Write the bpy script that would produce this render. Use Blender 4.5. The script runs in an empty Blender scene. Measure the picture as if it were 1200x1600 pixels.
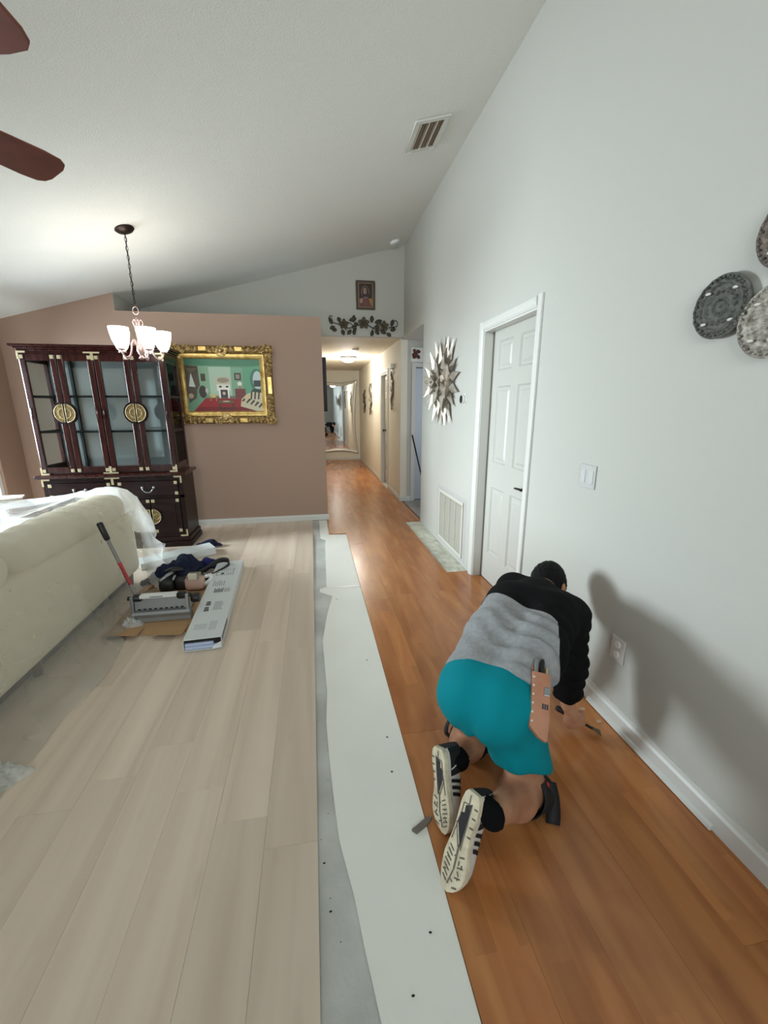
import bpy, bmesh, math, random
import numpy as np
from mathutils import Matrix, Vector, noise as mnoise

scene = bpy.context.scene
COL = scene.collection
PI = math.pi

# ---------------------------------------------------------------- camera
cam_d = bpy.data.cameras.new('camera')
cam = bpy.data.objects.new('camera', cam_d)
COL.objects.link(cam)
yaw, pitch, roll = 0.168499, 0.248775, 0.003781
FW = Vector((math.sin(yaw) * math.cos(pitch), math.cos(yaw) * math.cos(pitch), -math.sin(pitch)))
RT = Vector((math.cos(yaw), -math.sin(yaw), 0))
DN = FW.cross(RT)
CX = math.cos(roll) * RT + math.sin(roll) * DN
CY = -math.sin(roll) * RT + math.cos(roll) * DN
mw = Matrix.Identity(4)
for i in range(3):
    mw[i][0], mw[i][1], mw[i][2] = CX[i], -CY[i], -FW[i]
mw.translation = (0, 0, 1.46)
cam.matrix_world = mw
cam_d.sensor_fit = 'HORIZONTAL'
cam_d.sensor_width = 36
cam_d.lens = 646.04 * 36 / 1200
cam_d.clip_start = 0.02
scene.camera = cam

# ---------------------------------------------------------------- light and exposure
scene.view_settings.view_transform = 'Standard'
scene.view_settings.look = 'None'
scene.view_settings.gamma = 1
scene.view_settings.use_curve_mapping = False
scene.view_settings.exposure = 0.08
world = bpy.data.worlds.new('overcast_sky')
scene.world = world
world.use_nodes = True
wb = world.node_tree.nodes['Background']
wb.inputs[0].default_value = (0.94, 0.96, 1.0, 1)
wb.inputs[1].default_value = 1.1


def area(name, loc, direction, sx, sy, power, col):
    d = bpy.data.lights.new(name, 'AREA')
    d.shape = 'RECTANGLE'
    d.size, d.size_y, d.energy, d.color = sx, sy, power, col
    d.spread = math.radians(150)
    o = bpy.data.objects.new(name, d)
    COL.objects.link(o)
    o.location = loc
    o.rotation_euler = Vector(direction).to_track_quat('-Z', 'Y').to_euler()
    return o


# daylight lamps; those at openings behind the camera are added fill
area('daylight_dining_window', (-4.60, 4.45, 1.65), (1, -.16, -.10), 1.7, 1.6, 540, (0.97, 0.98, 1.0))
area('fill_left_behind_camera', (-3.50, -0.6, 1.35), (1, .05, -.02), 2.2, 1.5, 5, (0.90, 0.95, 1.0))  # added fill lamp at the unseen left opening
area('fill_behind_camera', (-1.0, -3.15, 1.25), (0, 1, .22), 2.6, 2.0, 14, (1.0, 0.98, 0.95))  # added fill lamp at the unseen rear door opening
area('fill_upper_gable', (-.5, -3.15, 2.45), (.13, 1, .07), 2.0, .5, 46, (1.0, 0.98, 0.95)).data.spread = math.radians(88)  # lamp added high behind the camera, aimed to brighten the gable
area('daylight_side_room', (2.85, 5.75, 1.5), (-1, .1, -.05), 0.8, 1.2, 9, (0.80, 0.88, 1.0))


# ---------------------------------------------------------------- materials
def lin(c):
    c = c / 255.0
    return c / 12.92 if c <= 0.04045 else ((c + 0.055) / 1.055) ** 2.4


def rgb(c):
    return (lin(c[0]), lin(c[1]), lin(c[2]), 1)


def mat(name, c, rough=.5, metal=0.0, spec=.5, var=None, bump=None, rnd=None, coat=0, emit=None, alpha=1):
    """var=(scale, second colour, xyz stretch), bump=(scale, strength, stretch), rnd=amount of per-object value change"""
    m = bpy.data.materials.new(name)
    m.use_nodes = True
    nt = m.node_tree
    N, L = nt.nodes, nt.links
    b = N['Principled BSDF']
    b.inputs['Base Color'].default_value = rgb(c)
    b.inputs['Roughness'].default_value = rough
    b.inputs['Metallic'].default_value = metal
    b.inputs['Specular IOR Level'].default_value = spec
    b.inputs['Coat Weight'].default_value = coat
    b.inputs['Alpha'].default_value = alpha
    out = None
    tc = N.new('ShaderNodeTexCoord')

    def vec(stretch):
        mp = N.new('ShaderNodeMapping')
        mp.inputs['Scale'].default_value = stretch
        L.new(tc.outputs['Object'], mp.inputs['Vector'])
        return mp.outputs[0]
    if var:
        n = N.new('ShaderNodeTexNoise')
        n.inputs['Scale'].default_value = var[0]
        n.inputs['Detail'].default_value = 6
        L.new(vec(var[2] if len(var) > 2 else (1, 1, 1)), n.inputs['Vector'])
        r = N.new('ShaderNodeValToRGB')
        r.color_ramp.elements[0].position = .36
        r.color_ramp.elements[1].position = .66
        r.color_ramp.elements[0].color = rgb(c)
        r.color_ramp.elements[1].color = rgb(var[1])
        L.new(n.outputs['Fac'], r.inputs[0])
        out = r.outputs[0]
    if rnd:
        oi = N.new('ShaderNodeObjectInfo')
        h = N.new('ShaderNodeHueSaturation')
        mr = N.new('ShaderNodeMapRange')
        mr.inputs['To Min'].default_value = 1 - rnd
        mr.inputs['To Max'].default_value = 1 + rnd
        L.new(oi.outputs['Random'], mr.inputs['Value'])
        L.new(mr.outputs[0], h.inputs['Value'])
        if out:
            L.new(out, h.inputs['Color'])
        else:
            h.inputs['Color'].default_value = rgb(c)
        out = h.outputs[0]
    if out:
        L.new(out, b.inputs['Base Color'])
    if bump:
        n = N.new('ShaderNodeTexNoise')
        n.inputs['Scale'].default_value = bump[0]
        n.inputs['Detail'].default_value = 4
        L.new(vec(bump[2] if len(bump) > 2 else (1, 1, 1)), n.inputs['Vector'])
        bp = N.new('ShaderNodeBump')
        bp.inputs['Strength'].default_value = bump[1]
        bp.inputs['Distance'].default_value = .01
        L.new(n.outputs['Fac'], bp.inputs['Height'])
        L.new(bp.outputs[0], b.inputs['Normal'])
    if emit:
        b.inputs['Emission Color'].default_value = rgb(emit[0])
        b.inputs['Emission Strength'].default_value = emit[1]
    return m


def wood_floor(name, base, dark, light, strip_w, strip_l, rough, contrast, gs):
    """printed board decor: random tone per board, strips inside the board, grain along Y"""
    m = bpy.data.materials.new(name)
    m.use_nodes = True
    nt = m.node_tree
    N, L = nt.nodes, nt.links
    b = N['Principled BSDF']
    b.inputs['Roughness'].default_value = rough
    tc = N.new('ShaderNodeTexCoord')
    oi = N.new('ShaderNodeObjectInfo')
    sep = N.new('ShaderNodeSeparateXYZ')
    L.new(tc.outputs['Object'], sep.inputs[0])
    mul = N.new('ShaderNodeMath'); mul.operation = 'MULTIPLY_ADD'
    mul.inputs[1].default_value = 37.0
    L.new(oi.outputs['Random'], mul.inputs[0])
    L.new(sep.outputs['Y'], mul.inputs[2])
    cmb = N.new('ShaderNodeCombineXYZ')
    L.new(mul.outputs[0], cmb.inputs['X'])
    L.new(sep.outputs['X'], cmb.inputs['Y'])
    gm = N.new('ShaderNodeMapping')
    gm.inputs['Scale'].default_value = (gs[0], gs[1], 1)
    L.new(cmb.outputs[0], gm.inputs['Vector'])
    g = N.new('ShaderNodeTexNoise')
    g.inputs['Scale'].default_value = 1.0
    g.inputs['Detail'].default_value = 7
    g.inputs['Distortion'].default_value = .6
    L.new(gm.outputs[0], g.inputs['Vector'])
    ramp = N.new('ShaderNodeValToRGB')
    ramp.color_ramp.elements[0].position = .30
    ramp.color_ramp.elements[0].color = rgb(dark)
    ramp.color_ramp.elements[1].position = .72
    ramp.color_ramp.elements[1].color = rgb(light)
    e = ramp.color_ramp.elements.new(.5)
    e.color = rgb(base)
    L.new(g.outputs['Fac'], ramp.inputs[0])
    col = ramp.outputs[0]
    if strip_w:
        br = N.new('ShaderNodeTexBrick')
        br.offset = .37
        br.inputs['Scale'].default_value = 1
        br.inputs['Brick Width'].default_value = strip_l
        br.inputs['Row Height'].default_value = strip_w
        br.inputs['Mortar Size'].default_value = 0
        br.inputs['Color1'].default_value = (1 - contrast,) * 3 + (1,)
        br.inputs['Color2'].default_value = (1 + contrast,) * 3 + (1,)
        br.inputs['Bias'].default_value = 0
        L.new(cmb.outputs[0], br.inputs['Vector'])
        mx = N.new('ShaderNodeMix'); mx.data_type = 'RGBA'; mx.blend_type = 'MULTIPLY'
        mx.inputs['Factor'].default_value = 1
        L.new(col, mx.inputs['A'])
        L.new(br.outputs['Color'], mx.inputs['B'])
        col = mx.outputs['Result']
    h = N.new('ShaderNodeHueSaturation')
    mr = N.new('ShaderNodeMapRange')
    mr.inputs['To Min'].default_value = .90 if strip_w else .86
    mr.inputs['To Max'].default_value = 1.10
    L.new(oi.outputs['Random'], mr.inputs['Value'])
    L.new(mr.outputs[0], h.inputs['Value'])
    L.new(col, h.inputs['Color'])
    # small knots
    kn = N.new('ShaderNodeTexNoise')
    kn.inputs['Scale'].default_value = 7
    km = N.new('ShaderNodeMapping')
    km.inputs['Scale'].default_value = (.6, 1.5, 1)
    L.new(cmb.outputs[0], km.inputs['Vector'])
    L.new(km.outputs[0], kn.inputs['Vector'])
    kr = N.new('ShaderNodeValToRGB')
    kr.color_ramp.elements[0].position = .24
    kr.color_ramp.elements[0].color = rgb(tuple(int(v * .85) for v in dark))
    kr.color_ramp.elements[1].position = .34
    kr.color_ramp.elements[1].color = (1, 1, 1, 1)
    L.new(kn.outputs['Fac'], kr.inputs[0])
    mk = N.new('ShaderNodeMix'); mk.data_type = 'RGBA'; mk.blend_type = 'MULTIPLY'
    mk.inputs['Factor'].default_value = .22 if strip_w else .10
    L.new(h.outputs[0], mk.inputs['A'])
    L.new(kr.outputs[0], mk.inputs['B'])
    L.new(mk.outputs['Result'], b.inputs['Base Color'])
    return m


M_WALL = mat('white_wall_paint', (184, 183, 175), .75, spec=.25, bump=(190, .06))
M_CEIL = mat('textured_ceiling_paint', (226, 227, 222), .9, spec=.1, bump=(120, .30))
M_HALL = mat('hall_wall_paint', (222, 216, 200), .75, spec=.2, bump=(150, .05))
M_BROWN = mat('mauve_brown_wall_paint', (162, 136, 119), .55, spec=.3, bump=(160, .06))
M_TRIM = mat('white_trim_paint', (206, 206, 200), .4)
M_DOOR = mat('white_door_paint', (182, 181, 173), .42)
M_CONC = mat('bare_concrete', (176, 177, 172), .85, var=(3.2, (206, 207, 202)), bump=(60, .25))
M_THIN = mat('old_mortar_patch', (186, 186, 170), .9, var=(9, (216, 216, 200)), bump=(45, .5))
M_FOAM = mat('white_foam_underlay', (238, 238, 230), .55, var=(2.0, (232, 232, 224)), bump=(40, .05))
M_VINYL = wood_floor('greige_vinyl_plank', (214, 196, 177), (203, 184, 164), (223, 206, 187), 0, 0, .42, 0, (.55, 9))
M_LAM = wood_floor('honey_oak_laminate', (174, 112, 64), (158, 96, 52), (188, 127, 75), .064, .42, .25, .10, (1.7, 10))
M_EDGE = mat('laminate_core_edge', (110, 62, 36), .8)
M_TILE = mat('grey_floor_tile', (150, 146, 142), .5)
M_DARK = mat('dark_gap', (24, 22, 21), .8)
M_CHERRY = mat('polished_dark_cherry_wood', (37, 13, 10), .24, spec=.35, var=(5, (56, 22, 17), (6, 6, .7)), coat=.05)
M_CHERRY2 = mat('dark_mahogany_wood', (26, 10, 9), .34, spec=.22, var=(6, (36, 16, 14), (1, 1, 6)), coat=.0)
M_BRASS = mat('aged_brass', (136, 112, 62), .45, .5, var=(40, (92, 74, 38)), bump=(70, .5))
M_BRASS2 = mat('pale_brass', (190, 178, 144), .4, .5)
M_GOLD = mat('antique_gold_leaf', (216, 186, 126), .36, .7, var=(30, (120, 90, 50)), bump=(60, .4))
M_GOLDD = mat('dark_gilt_ground', (130, 102, 60), .45, .5)
M_GOLD2 = mat('bright_gold_leaf', (212, 184, 116), .32, .75, var=(14, (172, 138, 76)), bump=(40, .2))
M_BRONZE = mat('oil_rubbed_bronze', (52, 42, 38), .35, .8)
M_BLACK = mat('black_metal', (22, 22, 23), .4, .4)
M_BLACKP = mat('black_plastic', (20, 20, 21), .45)
M_STEEL = mat('brushed_steel', (150, 152, 154), .34, .85, bump=(30, .1, (1, 20, 1)))
M_ALU = mat('grey_aluminium', (152, 154, 154), .42, .45)
M_CHAMP = mat('champagne_metal', (206, 200, 188), .36, .35, var=(9, (166, 156, 142)))
M_IRON = mat('dark_wrought_iron', (56, 52, 44), .6, .3, var=(30, (74, 64, 48)))
M_SILVER = mat('antique_silver_frame', (214, 210, 198), .38, .25)
M_TAUPE = mat('pewter_ornament', (132, 122, 108), .5, .4, var=(20, (96, 88, 78)))
M_WHITEP = mat('white_plastic', (224, 225, 222), .4)
M_GREYP = mat('painted_grey_patch', (176, 174, 171), .8)
M_MIRROR = mat('mirror_glass', (226, 230, 232), .015, 1.0)
M_CREAM = mat('cream_leather', (244, 232, 210), .5, bump=(50, .1))
M_CARD = mat('brown_corrugated_cardboard', (176, 140, 100), .85, bump=(80, .1, (1, 8, 1)))
M_CARTON = mat('white_printed_carton', (216, 221, 221), .45)
M_PRINT = mat('grey_carton_print', (118, 122, 124), .6)
M_PRINTD = mat('dark_carton_print', (52, 54, 58), .6)
M_LILAC = mat('pale_blue_plank_end', (186, 198, 226), .5)
M_NAVY = mat('navy_cloth', (26, 32, 52), .9, spec=.2, bump=(60, .2))
M_NAVY2 = mat('royal_blue_lining', (38, 38, 92), .85, spec=.2)
M_PINK = mat('dusty_pink_leather', (196, 164, 148), .6)
M_TAN = mat('tan_leather', (184, 128, 100), .6, var=(14, (166, 112, 84)))
M_RED = mat('red_sticker', (178, 38, 44), .45)
M_ROD = mat('grey_painted_rod', (128, 124, 120), .45, .3)
M_SKIN = mat('skin', (184, 136, 106), .6, spec=.25, var=(9, (154, 106, 80)))
M_HAIR = mat('black_hair', (9, 8, 8), .75, spec=.2, bump=(90, .6))
M_SHIRT = mat('heather_grey_jersey', (150, 151, 152), .95, spec=.1, var=(70, (138, 139, 140)), bump=(25, .12))
M_SLEEVE = mat('black_jersey', (17, 17, 18), .95, spec=.12, bump=(25, .12))
M_TEAL = mat('teal_shorts_cloth', (0, 128, 140), .85, spec=.15, bump=(22, .10))
M_RUBBER = mat('off_white_rubber', (226, 216, 188), .6, var=(30, (196, 184, 158)))
M_SHOEW = mat('white_shoe_mesh', (208, 204, 196), .7)
M_SHOEB = mat('black_shoe_cloth', (20, 20, 22), .8)
M_SCUFF = mat('dirty_tread_line', (108, 100, 90), .8)
M_INSET = mat('dark_sole_inset', (40, 38, 44), .5)
M_SOCK = mat('black_sock', (16, 16, 17), .95, spec=.1)
M_PAD = mat('black_knee_pad', (18, 18, 19), .7)
M_TOOL = mat('worn_steel_blade', (92, 74, 56), .5, .5)
M_STONE = mat('dark_grey_ornate_stone', (70, 72, 66), .75, var=(60, (98, 98, 90)), bump=(120, .3))
M_STONE2 = mat('pale_carved_stone', (186, 180, 168), .8, var=(40, (112, 106, 96)), bump=(110, .35))
M_STONE3 = mat('brown_carved_stone', (130, 118, 106), .8, var=(40, (92, 86, 80)), bump=(80, .7))
M_FAN = mat('walnut_fan_blade', (116, 56, 38), .5, var=(8, (96, 44, 30), (1, 1, 1)))
M_LAMP = mat('lit_frosted_glass', (255, 250, 240), .4, emit=((255, 251, 246), 3.5))
M_DOME = mat('lit_alabaster_dome', (255, 240, 210), .4, emit=((255, 236, 200), 6))
M_GRILLE = mat('off_white_grille', (198, 196, 184), .5)
M_LOUVER = mat('grey_louver', (166, 163, 150), .6)  # louvres a greyer tone than the frame
M_BROWNREG = mat('brown_register_slat', (118, 102, 84), .6)
M_GREEN = mat('dark_green_cloth', (24, 36, 34), .8)
M_ROSE = mat('dark_red_flowers', (108, 44, 44), .8, var=(50, (60, 60, 40)))
M_GREYLILAC = mat('grey_bag_cloth', (92, 94, 108), .8)
M_BLUEGREY = mat('pale_blue_door_paint', (196, 202, 212), .45)
M_ALUWHITE = mat('white_window_frame', (226, 230, 232), .4)
M_TABLE = mat('dark_table_wood', (60, 44, 38), .4)


def glass(name, tint=(245, 250, 250), fac=.10, rough=.02):
    m = bpy.data.materials.new(name)
    m.use_nodes = True
    N, L = m.node_tree.nodes, m.node_tree.links
    N.remove(N['Principled BSDF'])
    o = N['Material Output']
    t = N.new('ShaderNodeBsdfTransparent')
    t.inputs[0].default_value = rgb(tint)
    g = N.new('ShaderNodeBsdfGlossy')
    g.inputs['Roughness'].default_value = rough
    lw = N.new('ShaderNodeLayerWeight')
    lw.inputs['Blend'].default_value = fac
    mx = N.new('ShaderNodeMixShader')
    L.new(lw.outputs['Fresnel'], mx.inputs[0])
    L.new(t.outputs[0], mx.inputs[1])
    L.new(g.outputs[0], mx.inputs[2])
    L.new(mx.outputs[0], o.inputs[0])
    return m


def plastic_film(name, base, op0, op1, scale):
    """thin polythene: mostly clear, milky where folded, glossy"""
    m = bpy.data.materials.new(name)
    m.use_nodes = True
    N, L = m.node_tree.nodes, m.node_tree.links
    b = N['Principled BSDF']
    b.inputs['Base Color'].default_value = rgb(base)
    b.inputs['Roughness'].default_value = .16
    b.inputs['Specular IOR Level'].default_value = .7
    o = N['Material Output']
    t = N.new('ShaderNodeBsdfTransparent')
    t.inputs[0].default_value = (.93, .94, .93, 1)
    tc = N.new('ShaderNodeTexCoord')
    n = N.new('ShaderNodeTexNoise')
    n.inputs['Scale'].default_value = scale
    n.inputs['Detail'].default_value = 5
    n.inputs['Distortion'].default_value = .3
    L.new(tc.outputs['Object'], n.inputs['Vector'])
    mr = N.new('ShaderNodeMapRange')
    mr.inputs['From Min'].default_value = .35
    mr.inputs['From Max'].default_value = .68
    mr.inputs['To Min'].default_value = op0
    mr.inputs['To Max'].default_value = op1
    L.new(n.outputs['Fac'], mr.inputs['Value'])
    bp = N.new('ShaderNodeBump')
    bp.inputs['Strength'].default_value = .30
    bp.inputs['Distance'].default_value = .02
    n2 = N.new('ShaderNodeTexNoise')
    n2.inputs['Scale'].default_value = 5
    n2.inputs['Detail'].default_value = 2
    n2.inputs['Distortion'].default_value = .4
    L.new(tc.outputs['Object'], n2.inputs['Vector'])
    L.new(n2.outputs['Fac'], bp.inputs['Height'])
    L.new(bp.outputs[0], b.inputs['Normal'])
    lw = N.new('ShaderNodeLayerWeight')
    lw.inputs['Blend'].default_value = .22
    ad = N.new('ShaderNodeMath'); ad.operation = 'MAXIMUM'
    L.new(mr.outputs[0], ad.inputs[0])
    L.new(lw.outputs['Fresnel'], ad.inputs[1])
    tl = N.new('ShaderNodeBsdfTranslucent')
    tl.inputs[0].default_value = rgb(base)
    m2 = N.new('ShaderNodeMixShader')
    m2.inputs[0].default_value = .45
    L.new(b.outputs[0], m2.inputs[1])
    L.new(tl.outputs[0], m2.inputs[2])
    mx = N.new('ShaderNodeMixShader')
    L.new(ad.outputs[0], mx.inputs[0])
    L.new(t.outputs[0], mx.inputs[1])
    L.new(m2.outputs[0], mx.inputs[2])
    L.new(mx.outputs[0], o.inputs[0])
    return m


M_GLASS = glass('clear_glass')
M_WINGLASS = glass('window_glass', (235, 242, 245), .05)
M_FILM = plastic_film('polythene_film', (236, 236, 232), .24, .36, 1.6)
M_FILMG = plastic_film('gathered_polythene', (238, 240, 238), .50, .72, 3)
M_FILMF = plastic_film('flat_polythene', (226, 230, 232), .08, .16, 1.6)

# ---------------------------------------------------------------- mesh helpers
ORG = {}


class MB:
    def __init__(self, xf=None):
        self.v, self.f, self.mi, self.m = [], [], [], 0
        self.xf = xf

    def add(self, vs, fs):
        n = len(self.v)
        if self.xf is not None:
            vs = [tuple(self.xf @ Vector(p)) for p in vs]
        self.v += [tuple(p) for p in vs]
        self.f += [tuple(n + i for i in q) for q in fs]
        self.mi += [self.m] * len(fs)
        return self

    def box(self, x0, x1, y0, y1, z0, z1):
        return self.add([(x, y, z) for z in (z0, z1) for y in (y0, y1) for x in (x0, x1)],
                        [(0, 2, 3, 1), (4, 5, 7, 6), (0, 1, 5, 4), (2, 6, 7, 3), (0, 4, 6, 2), (1, 3, 7, 5)])

    def prism(self, pts, ax, a, b):
        """polygon pts (2D in the other two axes, in order) extruded along axis ax from a to b"""
        def P(p, t):
            q = list(p)
            q.insert(ax, t)
            return q
        n = len(pts)
        vs = [P(p, a) for p in pts] + [P(p, b) for p in pts]
        fs = [tuple(range(n)), tuple(range(2 * n - 1, n - 1, -1))]
        fs += [((i + 1) % n, i, n + i, n + (i + 1) % n) for i in range(n)]
        return self.add(vs, fs)

    def tube(self, pts, r, n=8, cap=True):
        pts = [Vector(p) for p in pts]
        if not hasattr(r, '__len__'):
            r = [r] * len(pts)
        vs, fs = [], []
        up = None
        for i, p in enumerate(pts):
            d = (pts[min(i + 1, len(pts) - 1)] - pts[max(i - 1, 0)])
            if d.length < 1e-9:
                d = Vector((0, 0, 1))
            d.normalize()
            if up is None:
                up = d.orthogonal().normalized()
            else:
                up = (up - d * up.dot(d))
                up = up.normalized() if up.length > 1e-6 else d.orthogonal().normalized()
            s = d.cross(up)
            for k in range(n):
                a = 2 * PI * k / n
                vs.append(p + (up * math.cos(a) + s * math.sin(a)) * r[i])
        for i in range(len(pts) - 1):
            for k in range(n):
                fs.append((i * n + k, i * n + (k + 1) % n, (i + 1) * n + (k + 1) % n, (i + 1) * n + k))
        if cap:
            fs.append(tuple(range(n - 1, -1, -1)))
            fs.append(tuple((len(pts) - 1) * n + k for k in range(n)))
        return self.add(vs, fs)

    def lathe(self, prof, c, axis=(0, 0, 1), n=20):
        """prof: (radius, height) along axis from point c"""
        ax = Vector(axis).normalized()
        u = ax.orthogonal().normalized()
        w = ax.cross(u)
        c = Vector(c)
        vs, fs = [], []
        for r, h in prof:
            for k in range(n):
                a = 2 * PI * k / n
                vs.append(c + ax * h + (u * math.cos(a) + w * math.sin(a)) * r)
        for i in range(len(prof) - 1):
            for k in range(n):
                fs.append((i * n + k, i * n + (k + 1) % n, (i + 1) * n + (k + 1) % n, (i + 1) * n + k))
        if prof[0][0] > 1e-5:
            fs.append(tuple(range(n - 1, -1, -1)))
        if prof[-1][0] > 1e-5:
            fs.append(tuple((len(prof) - 1) * n + k for k in range(n)))
        return self.add(vs, fs)

    def grid(self, fn, nu, nv, closed_u=False):
        vs = [fn(i / (nu if closed_u else nu - 1), j / (nv - 1)) for i in range(nu) for j in range(nv)]
        fs = []
        for i in range(nu if closed_u else nu - 1):
            for j in range(nv - 1):
                a, b = i * nv, ((i + 1) % nu) * nv
                fs.append((a + j, b + j, b + j + 1, a + j + 1))
        return self.add(vs, fs)

    def ball(self, c, r, n=10):
        rx, ry, rz = r if hasattr(r, '__len__') else (r, r, r)
        c = Vector(c)
        def fn(u, v):
            a, b = 2 * PI * u, PI * (v - .5)
            return (c.x + rx * math.cos(a) * math.cos(b), c.y + ry * math.sin(a) * math.cos(b), c.z + rz * math.sin(b))
        return self.grid(fn, n, max(5, n // 2 + 1), True)

    def build(self, name, mats, parent=None, smooth=False, bevel=0, solid=0):
        org = ORG.get(parent.name, Vector()) if parent is not None else Vector()
        me = bpy.data.meshes.new(name)
        me.from_pydata([tuple(Vector(p) - org) for p in self.v], [], self.f)
        if not isinstance(mats, (list, tuple)):
            mats = [mats]
        for m in mats:
            me.materials.append(m)
        me.polygons.foreach_set('material_index', self.mi)
        bm = bmesh.new()
        bm.from_mesh(me)
        if smooth or bevel:
            bmesh.ops.remove_doubles(bm, verts=bm.verts, dist=1e-6)
        bmesh.ops.recalc_face_normals(bm, faces=bm.faces)
        if bevel:
            es = [e for e in bm.edges if len(e.link_faces) == 2 and e.calc_face_angle(0) > .5]
            bmesh.ops.bevel(bm, geom=es, offset=bevel, segments=2, profile=.6, affect='EDGES', clamp_overlap=True)
        bm.to_mesh(me)
        bm.free()
        if smooth:
            me.polygons.foreach_set('use_smooth', [True] * len(me.polygons))
            if smooth != 'all':
                try:
                    me.set_sharp_from_angle(angle=math.radians(40))
                except Exception:
                    pass
        o = bpy.data.objects.new(name, me)
        COL.objects.link(o)
        if parent is not None:
            o.parent = parent
            ORG[o.name] = org
        if solid:
            md = o.modifiers.new('thickness', 'SOLIDIFY')
            md.thickness = solid
            md.offset = 0
        return o


def tag(o, label=None, cat=None, group=None, kind=None):
    if label:
        o['label'] = label
    if cat:
        o['category'] = cat
    if group:
        o['group'] = group
    if kind:
        o['kind'] = kind
    return o


def thing(name, label, cat, loc, group=None):
    o = bpy.data.objects.new(name, None)
    COL.objects.link(o)
    o.empty_display_size = .1
    o.location = loc
    ORG[o.name] = Vector(loc)
    return tag(o, label, cat, group)


def struct(name, mb, m, label=None, **k):
    o = mb.build(name, m, **k)
    return tag(o, label, None, None, 'structure')


def copy_part(o, parent, loc=None, rot=None):
    c = o.copy()
    COL.objects.link(c)
    c.parent = parent
    if loc is not None:
        c.location = loc
    if rot is not None:
        c.rotation_euler = rot
    return c


# ---- signed-distance modelling of soft bodies, meshed with surface nets
def sd_cap(P, a, b, ra, rb):
    a, b = np.array(a, float), np.array(b, float)
    ab = b - a
    t = np.clip(((P - a) @ ab) / max(ab @ ab, 1e-9), 0, 1)
    return np.linalg.norm(P - a - t[:, None] * ab, axis=1) - (ra + (rb - ra) * t)


def sd_ell(P, c, r, R=None):
    q = P - np.array(c, float)
    if R is not None:
        q = q @ np.array(R, float).T
    r = np.array(r, float)
    k0 = np.linalg.norm(q / r, axis=1)
    k1 = np.linalg.norm(q / (r * r), axis=1)
    return k0 * (k0 - 1) / np.maximum(k1, 1e-6)


def sd_box(P, lo, hi, r):
    lo, hi = np.array(lo, float), np.array(hi, float)
    q = np.abs(P - (lo + hi) / 2) - (hi - lo) / 2 + r
    return np.linalg.norm(np.maximum(q, 0), axis=1) + np.minimum(q.max(axis=1), 0) - r


def smin(a, b, k):
    h = np.maximum(k - np.abs(a - b), 0) / k
    return np.minimum(a, b) - h * h * k * .25


def sunion(ds, k):
    d = ds[0]
    for e in ds[1:]:
        d = smin(d, e, k)
    return d


def nets(f, lo, hi, vox):
    lo, hi = np.array(lo, float), np.array(hi, float)
    n = np.ceil((hi - lo) / vox).astype(int) + 1
    ax = [lo[i] + np.arange(n[i]) * vox for i in range(3)]
    G = np.stack(np.meshgrid(*ax, indexing='ij'), -1).reshape(-1, 3)
    D = np.concatenate([f(G[i:i + 400000]) for i in range(0, len(G), 400000)]).reshape(n)
    I = D < 0
    cnt = np.zeros(n - 1)
    acc = np.zeros(tuple(n - 1) + (3,))
    cr = [(x, y, z) for x in (0, 1) for y in (0, 1) for z in (0, 1)]

    def sl(A, c):
        return A[c[0]:n[0] - 1 + c[0], c[1]:n[1] - 1 + c[1], c[2]:n[2] - 1 + c[2]]
    for c in cr:
        for d in range(3):
            if c[d]:
                continue
            e = list(c); e[d] = 1
            da, db = sl(D, c), sl(D, e)
            x = (da < 0) != (db < 0)
            t = np.where(x, da / np.where(x, da - db, 1), 0)
            cnt += x
            for k in range(3):
                acc[..., k] += np.where(x, c[k] + (t if k == d else 0), 0)
    act = cnt > 0
    ids = -np.ones(tuple(n - 1), int)
    ids[act] = np.arange(act.sum())
    cell = np.stack(np.nonzero(act), -1)
    V = lo + (cell + acc[act] / cnt[act][:, None]) * vox
    F = []
    for d in range(3):
        a, b = (d + 1) % 3, (d + 2) % 3
        s0 = [slice(None)] * 3; s0[d] = slice(0, n[d] - 1)
        s1 = [slice(None)] * 3; s1[d] = slice(1, n[d])
        x = I[tuple(s0)] != I[tuple(s1)]
        p = np.stack(np.nonzero(x), -1)
        ok = (p[:, a] > 0) & (p[:, b] > 0) & (p[:, a] < n[a] - 1) & (p[:, b] < n[b] - 1)
        p = p[ok]
        ins = I[tuple(s0)][tuple(p.T)]
        def g(da, db):
            q = p.copy(); q[:, a] -= da; q[:, b] -= db
            return ids[tuple(q.T)]
        q = np.stack([g(1, 1), g(0, 1), g(0, 0), g(1, 0)], -1)
        q[~ins] = q[~ins][:, ::-1]
        F.append(q)
    return V, np.concatenate(F)


def sdf_obj(name, f, lo, hi, vox, m, parent=None, smooth_it=2):
    V, F = nets(f, lo, hi, vox)
    mb = MB()
    mb.v = [tuple(p) for p in V]
    mb.f = [tuple(int(i) for i in q) for q in F]
    mb.mi = [0] * len(mb.f)
    org = ORG.get(parent.name, Vector()) if parent is not None else Vector()
    me = bpy.data.meshes.new(name)
    me.from_pydata([tuple(Vector(p) - org) for p in mb.v], [], mb.f)
    me.materials.append(m)
    bm = bmesh.new()
    bm.from_mesh(me)
    for _ in range(smooth_it):
        bmesh.ops.smooth_vert(bm, verts=bm.verts, factor=.5, use_axis_x=True, use_axis_y=True, use_axis_z=True)
    bmesh.ops.recalc_face_normals(bm, faces=bm.faces)
    bm.to_mesh(me)
    bm.free()
    me.polygons.foreach_set('use_smooth', [True] * len(me.polygons))
    o = bpy.data.objects.new(name, me)
    COL.objects.link(o)
    if parent is not None:
        o.parent = parent
        ORG[o.name] = org
    return o


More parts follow.
